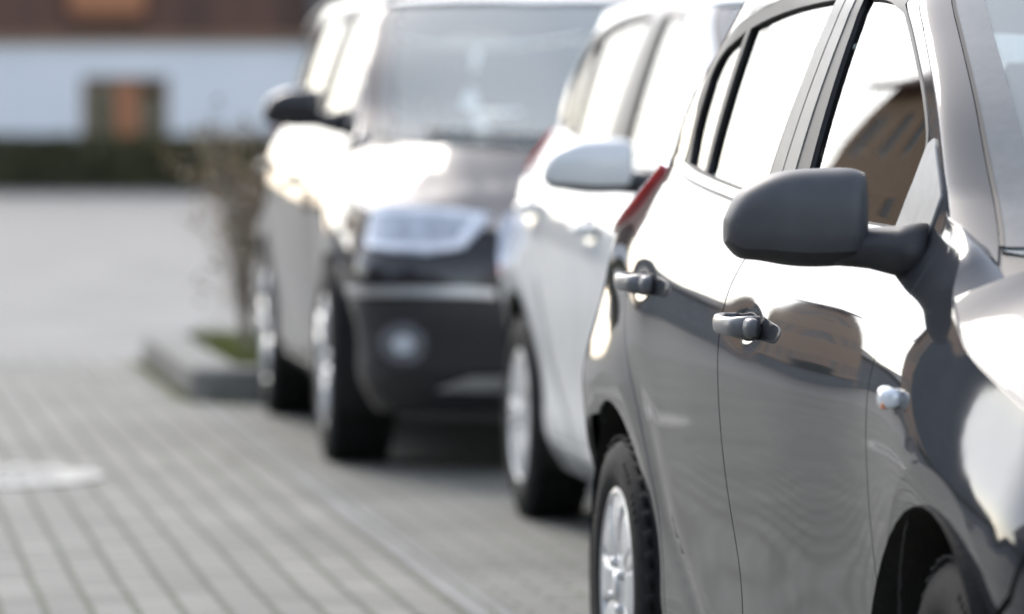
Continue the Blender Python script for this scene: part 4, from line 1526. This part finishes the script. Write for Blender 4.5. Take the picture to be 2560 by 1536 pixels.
def farmhouse():
    Y = 75.0
    root = empty('farmhouse', (-5, Y, 0))
    tag(root, 'farmhouse with a white ground floor, wooden window and dark brown boarded upper storey', 'house')
    sx = 75.0 / 11000
    def X(px): return (px - 1236) * sx + 5
    def Z(py): return CAM_H - (py - 270) * sx
    wx0, wx1, wz0, wz1 = X(196), X(406), Z(345), Z(186)
    xa, xb = -8.2, 16.0
    zt = Z(86)
    bm = bmesh.new()
    holed(bm, xa, xb, 0, zt, 0, 0.25, [(wx0, wx1, wz0, wz1)])
    for (a, b) in (((xa, 0), (xa, 9)), ((xb, 9), (xb, 0))):
        vs = [bm.verts.new(p) for p in ((a[0], a[1], 0), (a[0], a[1], zt), (b[0], b[1], zt), (b[0], b[1], 0))]
        bm.faces.new(vs)
    from_bm('ground_floor_wall', bm, M_PLASTER, root)
    # wooden window: two casements with a broad post between
    fw = 0.09
    f = window_unit(root, wx0, wx1, wz0, wz1, 0.10, M_DWOOD, glass('farm_window_glass', (0.85, 0.85, 0.82), 1.45), 0, fw)
    bm = bmesh.new()
    box(bm, ((wx0 + wx1) / 2, 0.7, (wz0 + wz1) / 2), (wx1 - wx0 + 0.6, 0.05, wz1 - wz0 + 0.6))
    from_bm('room_wall', bm, M_DWOOD, root)
    bm = bmesh.new()
    box(bm, ((wx0 + wx1) / 2 + 0.03, 0.07, (wz0 + wz1) / 2), (0.40, 0.08, wz1 - wz0 - 2 * fw - 0.004), None, 0.01)
    from_bm('post', bm, M_WOOD, f)
    bm = bmesh.new()
    box(bm, (wx0 + 0.30, 0.16, (wz0 + wz1) / 2), (0.42, 0.02, wz1 - wz0 - 0.1))
    box(bm, (wx1 - 0.30, 0.16, (wz0 + wz1) / 2 - 0.12), (0.42, 0.02, wz1 - wz0 - 0.34))
    from_bm('curtain', bm, M_CURTAIN, f)
    # upper storey: vertical boards standing 0.12 m proud
    bm = bmesh.new()
    x = xa - 0.15
    while x < xb + 0.15:
        w = rng.uniform(0.17, 0.26)
        box(bm, (x + w / 2, -0.06 + rng.uniform(-0.008, 0.008), (zt + 6.2) / 2), (w - 0.012, 0.05, 6.2 - zt))
        x += w
    box(bm, ((xa + xb) / 2, 0.02, (zt + 6.2) / 2 + 0.01), (xb - xa, 0.10, 6.2 - zt - 0.04))
    box(bm, ((xa + xb) / 2, 4.6, (zt + 6.2) / 2 + 0.01), (xb - xa, 8.9, 6.2 - zt - 0.06))
    from_bm('boarding', bm, M_BOARD, root)
    bm = bmesh.new()
    box(bm, ((xa + xb) / 2, -0.05, zt - 0.06), (xb - xa + 0.3, 0.14, 0.12))
    from_bm('beam', bm, M_DWOOD, root)
    # flower box of orange wood low on the upper storey
    bm = bmesh.new()
    box(bm, ((X(172) + X(352)) / 2, -0.22, Z(2)), (X(352) - X(172), 0.22, 0.48), None, 0.015)
    from_bm('flower_box', bm, M_WOOD, root)
    # rain pipe
    bm = bmesh.new()
    tube(bm, [(X(768), -0.22, 6.1), (X(768), -0.22, Z(95)), (X(768), -0.06, Z(110)), (X(768), -0.06, 0.1)], 0.10, 10)
    from_bm('rain_pipe', bm, M_GREYR, root, True)
    bm = bmesh.new()
    rp = [(-0.9, 6.0), (4.5, 9.6), (9.9, 6.0), (9.9, 5.85), (4.5, 9.42), (-0.9, 5.85)]
    a = [bm.verts.new((xa - 0.6, y, z)) for y, z in rp]
    b = [bm.verts.new((xb + 0.6, y, z)) for y, z in rp]
    n = len(rp)
    for k in range(n):
        bm.faces.new((a[k], a[(k + 1) % n], b[(k + 1) % n], b[k]))
    bm.faces.new(a[::-1]); bm.faces.new(b)
    bmesh.ops.recalc_face_normals(bm, faces=bm.faces[:])
    from_bm('roof', bm, M_TILE, root)


farmhouse()


# ---- houses across the street (left of the frame; they show in the paint and glass) ----
def house(label, a, bb, L, W, H, RH, mw, mr, gable_to_street=False, nwin=4, floors=2, gable_m=None):
    """a = street position of its near end, bb = distance left; long side along the street unless gable_to_street"""
    p = street(a, bb)
    # local x along the street, local y away from it (to the left)
    root = empty('house', p, math.atan2(SD.y, SD.x))
    tag(root, label, 'house')
    bm = bmesh.new()
    wins = []
    fh = H / floors
    for fl in range(floors):
        for k in range(nwin):
            cx = L * (k + 0.5) / nwin
            wins.append((cx - 0.5, cx + 0.5, fl * fh + 0.95, fl * fh + 2.25))
    holed(bm, 0, L, 0, H, 0, 0.2, wins)
    bg = bmesh.new() if gable_m else bm
    for q in (((0, 0), (0, W)), ((0, W), (L, W)), ((L, W), (L, 0))):
        (x0, y0), (x1, y1) = q
        bg.faces.new([bg.verts.new(v) for v in ((x0, y0, 0), (x1, y1, 0), (x1, y1, H), (x0, y0, H))])
    if gable_to_street:
        for y in (0, W):
            bm.faces.new([bm.verts.new(v) for v in ((0, y, H), (L, y, H), (L / 2, y, H + RH))])
    else:
        for x in (0, L):
            bg.faces.new([bg.verts.new(v) for v in ((x, 0, H), (x, W, H), (x, W / 2, H + RH))])
    bmesh.ops.recalc_face_normals(bm, faces=bm.faces[:])
    from_bm('wall', bm, mw, root)
    if gable_m:
        bmesh.ops.recalc_face_normals(bg, faces=bg.faces[:])
        from_bm('darkened_wall', bg, gable_m, root)  # end and back walls darkened for their reflection in the car's wing
    for w in wins:
        window_unit(root, w[0], w[1], w[2], w[3], 0.13, M_PLASTER, M_HGLASS, 1)
    bm = bmesh.new()
    o, t = 0.45, 0.18
    if gable_to_street:
        sl = RH / (L / 2)
        rp = [(-o, H - o * sl + 0.02), (L / 2, H + RH + 0.02), (L + o, H - o * sl + 0.02), (L + o, H - o * sl + t), (L / 2, H + RH + t * 1.2), (-o, H - o * sl + t)]
        A = [bm.verts.new((x, -o, z)) for x, z in rp]
        B = [bm.verts.new((x, W + o, z)) for x, z in rp]
    else:
        sl = RH / (W / 2)
        rp = [(-o, H - o * sl + 0.02), (W / 2, H + RH + 0.02), (W + o, H - o * sl + 0.02), (W + o, H - o * sl + t), (W / 2, H + RH + t * 1.2), (-o, H - o * sl + t)]
        A = [bm.verts.new((-o, y, z)) for y, z in rp]
        B = [bm.verts.new((L + o, y, z)) for y, z in rp]
    n = len(rp)
    for k in range(n):
        bm.faces.new((A[k], A[(k + 1) % n], B[(k + 1) % n], B[k]))
    bm.faces.new(A[::-1]); bm.faces.new(B)
    bmesh.ops.recalc_face_normals(bm, faces=bm.faces[:])
    from_bm('roof', bm, mr, root)
    bm = bmesh.new()
    box(bm, (L * 0.3, W / 2, H + RH + 0.3), (0.6, 0.5, 1.2))
    from_bm('chimney', bm, mw, root)


house('tan rendered house with white windows mirrored in the grey car window', 38.5, 9.8, 12.0, 4.6, 9.7, 2.0, M_TAN, M_TILE, False, 5, 3, M_DARKR)
house('grey rendered house beyond the tan house on the left of the square', 52, 10.2, 17, 9, 4.0, 2.4, M_GREYR, M_SLATE, False, 6)
house('brown house at the far left end of the square', 74, 10.6, 15, 9, 3.2, 2.0, M_BROWNR, M_TILE, False, 5, 1)
house('dark grey house with slate roof across the street beside the camera', -6, 11, 11, 9, 5.0, 3.4, M_DARKR, M_SLATE, True, 3)
house('grey house with slate gable across the street behind the camera', -20, 11, 10, 9, 5.4, 3.6, M_GREYR, M_SLATE, True, 3)
house('tan gabled house across the street far behind the camera', -34, 11, 10, 9, 4.6, 4.0, M_TAN, M_SLATE, True, 3)
house('low dark grey cottage across the street between the tan house and the camera', 9, 12, 12, 8, 3.0, 3.4, M_DARKR, M_SLATE, False, 4, 1)


def garden_wall():
    root = empty('garden_wall', street(16, 9.2), math.atan2(SD.y, SD.x))
    tag(root, 'low grey garden wall along the far side of the street', 'wall')
    bm = bmesh.new()
    box(bm, (5, 0, 0.35), (52, 0.25, 0.7))
    from_bm('masonry', bm, M_GREYR, root)
    bm = bmesh.new()
    box(bm, (5, 0, 0.74), (52.2, 0.32, 0.08), None, 0.015)
    from_bm('coping', bm, M_KERB, root)


garden_wall()
hedge('hedge', 'dark hedge behind the low grey garden wall', tuple(street(24, 9.9)), (34, 0.9, 1.5), math.atan2(SD.y, SD.x), 5000, ls=0.08)

# =================================================================== cars
GRP = 'cars parked in a row'
grey_body = Body()
mir = (M_MIRROR, M_PLASTIC)
grey, gb = build_car('parked_car', 'dark grey hatchback nearest the camera with black door mirror and silver hubcaps', GRP, (0.208, 9.2), 8.75, grey_body, M_GREY, mir,
                     (0.300, 0.185, 0.196), 'cap', front='hatch', steer=R(-2), front_in=0.045, handles_m=M_HANDLE, mirror_loc=((1.97, 0.783, 1.010), 0.215, 0.158), res=0.03)
# side repeater on the wing
for sd in (1, -1):
    q = grey_body.Mside([2.30], [0.822])[0]
    bm = bmesh.new()
    sweep(bm, [(q[0] - 0.033, -sd * (q[1] - 0.004), q[2]), (q[0] - 0.023, -sd * (q[1] + 0.008), q[2]), (q[0], -sd * (q[1] + 0.015), q[2]), (q[0] + 0.021, -sd * (q[1] + 0.011), q[2]), (q[0] + 0.033, -sd * (q[1] - 0.002), q[2])],
          [0.010, 0.022, 0.026, 0.022, 0.010], [0.022, 0.033, 0.037, 0.033, 0.022], 14)
    bmesh.ops.recalc_face_normals(bm, faces=bm.faces[:])
    o = from_bm('side_repeater', bm, M_LAMP, grey, True)
    bm = bmesh.new()
    box(bm, (q[0] + 0.006, -sd * (q[1] + 0.013), q[2] - 0.011), (0.03, 0.022, 0.010), None, 0.003)
    from_bm('bulb', bm, M_AMBER, o)

white_body = Body(scale=(1.0, 1.02, 1.045), handles=True, nrear=Spl([(0.1, 3.0), (0.6, 3.0), (0.85, 2.5), (1.0, 2.3), (1.48, 2.2)]))
white, wb = build_car('parked_car', 'white car parked in the middle of the row with white door mirror', GRP, (0.018, 14.12), 8.75, white_body, M_WHITE, (M_WHITE, M_PLASTIC),
                      (0.315, 0.195, 0.205), 'cap', front='hatch', mirror_loc=((1.88, 0.834, 1.035), 0.235, 0.15), res=0.05)

suv_nose = [(0.1, 3.12), (0.2, 3.25), (0.35, 3.31), (0.5, 3.335), (0.6, 3.335), (0.7, 3.31), (0.78, 3.25), (0.9, 3.14)]
suv_body = Body(scale=(1.03, 1.09, 1.12), nose=suv_nose, n_front=3.6, uB=2.92, flare=0.012)
suv, sb = build_car('parked_car', 'black sport utility car at the far end of the row facing the camera', GRP, (-1.028, 18.97), 7.7, suv_body, M_DARK, (M_DARK, M_PLASTIC),
                    (0.360, 0.235, 0.235), 'alloy', front='suv', mirror_loc=((1.92, 0.86, 1.195), 0.21, 0.15), res=0.05, pillar_m=M_BLACKTRIM)


def suv_front(root, b):
    sF = b.uB + b.Lf
    pn = lambda nm, m, outer, **k: panel(b, nm, k.pop('parent', root), m, outer, res=k.pop('res', 0.035), **k)
    ys = lambda y, z: float(b.uB + b.Lf * 2 / math.pi * math.acos(min(1, (y / b.sc[1] / 0.80)) ** (b.nF / 2)))   # sig for a given half width
    S_ = lambda y, z: (ys(y, z), z / b.sc[2])
    # headlamp: slanted inner edge, light-guide round two projectors
    hl = [S_(0.855, 0.80), S_(0.855, 0.915), S_(0.80, 0.93), S_(0.70, 0.925), S_(0.55, 0.915), S_(0.43, 0.895), S_(0.47, 0.85), S_(0.53, 0.785), S_(0.65, 0.765), S_(0.80, 0.775)]
    lamp = pn('headlamp', M_SMOKE, hl, off=0.010, gap=0)
    def band(pts, w):
        up = [(p[0], p[1] + w / 2) for p in pts]
        dn = [(p[0], p[1] - w / 2) for p in pts]
        return up + dn[::-1]
    for sd_i, l in enumerate(lamp):
        s_ = (1, -1)[sd_i]
        pn('light_guide', M_LAMP, band([S_(0.84, 0.908), S_(0.7, 0.910), S_(0.55, 0.902), S_(0.46, 0.885)], 0.020), off=0.014, gap=0, sides=(s_,), parent=l)
        pn('light_guide', M_LAMP, [S_(0.485, 0.90), S_(0.455, 0.90), S_(0.535, 0.785), S_(0.58, 0.785)], off=0.0145, gap=0, sides=(s_,), parent=l)
        pn('light_guide', M_LAMP, band([S_(0.84, 0.792), S_(0.7, 0.787), S_(0.56, 0.787)], 0.016), off=0.014, gap=0, sides=(s_,), parent=l)
        for yc in (0.755, 0.63):
            c0 = S_(yc, 0.855)
            e = [(ys(yc + 0.030 * math.cos(t), 0), (0.853 + 0.030 * math.sin(t)) / b.sc[2]) for t in [2 * math.pi * k / 20 for k in range(20)]]
            pn('projector', M_SMOKE, e, off=0.018, gap=0, sides=(s_,), parent=l)
    # grille inside a chrome frame
    g_out = [S_(0.36, 0.905), S_(0.405, 0.86), S_(0.40, 0.76), S_(0.33, 0.50), S_(0.28, 0.44), (sF, 0.44 / b.sc[2]), (sF, 0.91 / b.sc[2])]
    g_in = [S_(0.335, 0.875), S_(0.365, 0.845), S_(0.36, 0.765), S_(0.295, 0.52), S_(0.265, 0.48), (sF, 0.48 / b.sc[2]), (sF, 0.88 / b.sc[2])]
    pn('grille_frame', M_CHROME, g_out, off=0.012, gap=0, joined=True)
    pn('grille', M_PLASTIC, g_in, off=0.018, gap=0, joined=True)
    for k in range(6):
        z = 0.53 + k * 0.062
        yy = 0.28 + 0.075 * min(1, k / 4)
        pn('grille_bar', M_PLASTIC, [S_(yy, z), S_(yy, z + 0.018), (sF, (z + 0.018) / b.sc[2]), (sF, z / b.sc[2])], off=0.028, gap=0, joined=True)
    # lower intakes, chrome blade, fog lamps
    pn('air_intake', M_PLASTIC, [S_(0.86, 0.40), S_(0.855, 0.60), S_(0.5, 0.62), S_(0.38, 0.60), S_(0.33, 0.37), S_(0.75, 0.36)], off=0.010, gap=0)
    pn('bumper_blade', M_SATIN, band([S_(0.865, 0.635), S_(0.7, 0.640), S_(0.5, 0.638), S_(0.40, 0.632)], 0.028), off=0.020, gap=0)
    for sgn in (1, -1):
        fl = pn('fog_lamp', M_FOG, [(ys(0.725 + 0.075 * math.cos(t), 0), (0.46 + 0.075 * math.sin(t)) / b.sc[2]) for t in [2 * math.pi * k / 28 for k in range(28)]], off=0.022, gap=0, sides=(sgn,))[0]
        pn('lens', M_LENS, [(ys(0.725 + 0.034 * math.cos(t), 0), (0.46 + 0.034 * math.sin(t)) / b.sc[2]) for t in [2 * math.pi * k / 20 for k in range(20)]], off=0.030, gap=0, sides=(sgn,), parent=fl)
    pn('skid_plate', M_SATIN, [S_(0.62, 0.30), S_(0.50, 0.345), (sF, 0.35 / b.sc[2]), (sF, 0.29 / b.sc[2])], off=0.014, gap=0, joined=True)
    # rings badge as a plain chrome bar of four hoops on the grille
    bm = bmesh.new()
    q = b.Mside([sF], [0.80 / b.sc[2]])[0]
    for k in range(4):
        c = Vector((q[0] + 0.035, (k - 1.5) * 0.068, 0.80))
        tube(bm, [c + Vector((0, 0.045 * math.cos(t), 0.045 * math.sin(t))) for t in [2 * math.pi * i / 24 for i in range(25)]], 0.006, 6, cap=False)
    from_bm('badge', bm, M_CHROME, root, True)
    # roof rails and a small round sticker low on the screen
    for sd in (1, -1):
        bm = bmesh.new()
        pts = []
        for u in np.linspace(-0.05, 1.42, 14):
            p = b.Mroof([u], [0.0])[0]
            e = float(b.side(np.array([u]), b.zr(u))[0])
            h = 0.03 * math.sin(math.pi * min(1, max(0, (u + 0.05) / 1.47))) ** 0.4
            pts.append(Vector((u * b.sc[0], -sd * (e - 0.03) * b.sc[1], float(b.zr(u)) * b.sc[2] + 0.004 + h)))
        sweep(bm, pts, 0.035, 0.022, 10)
        from_bm('roof_rail', bm, M_SATIN, root, True)
    pn('sticker', mat('teal_sticker', (0.10, 0.42, 0.48), 0.6), arc(0.42, 1.062, 0.032, 0, 350, 20), which='up', off=-0.006, gap=0, fl=0, sides=(1,), res=0.03)


suv_front(suv, suv_body)
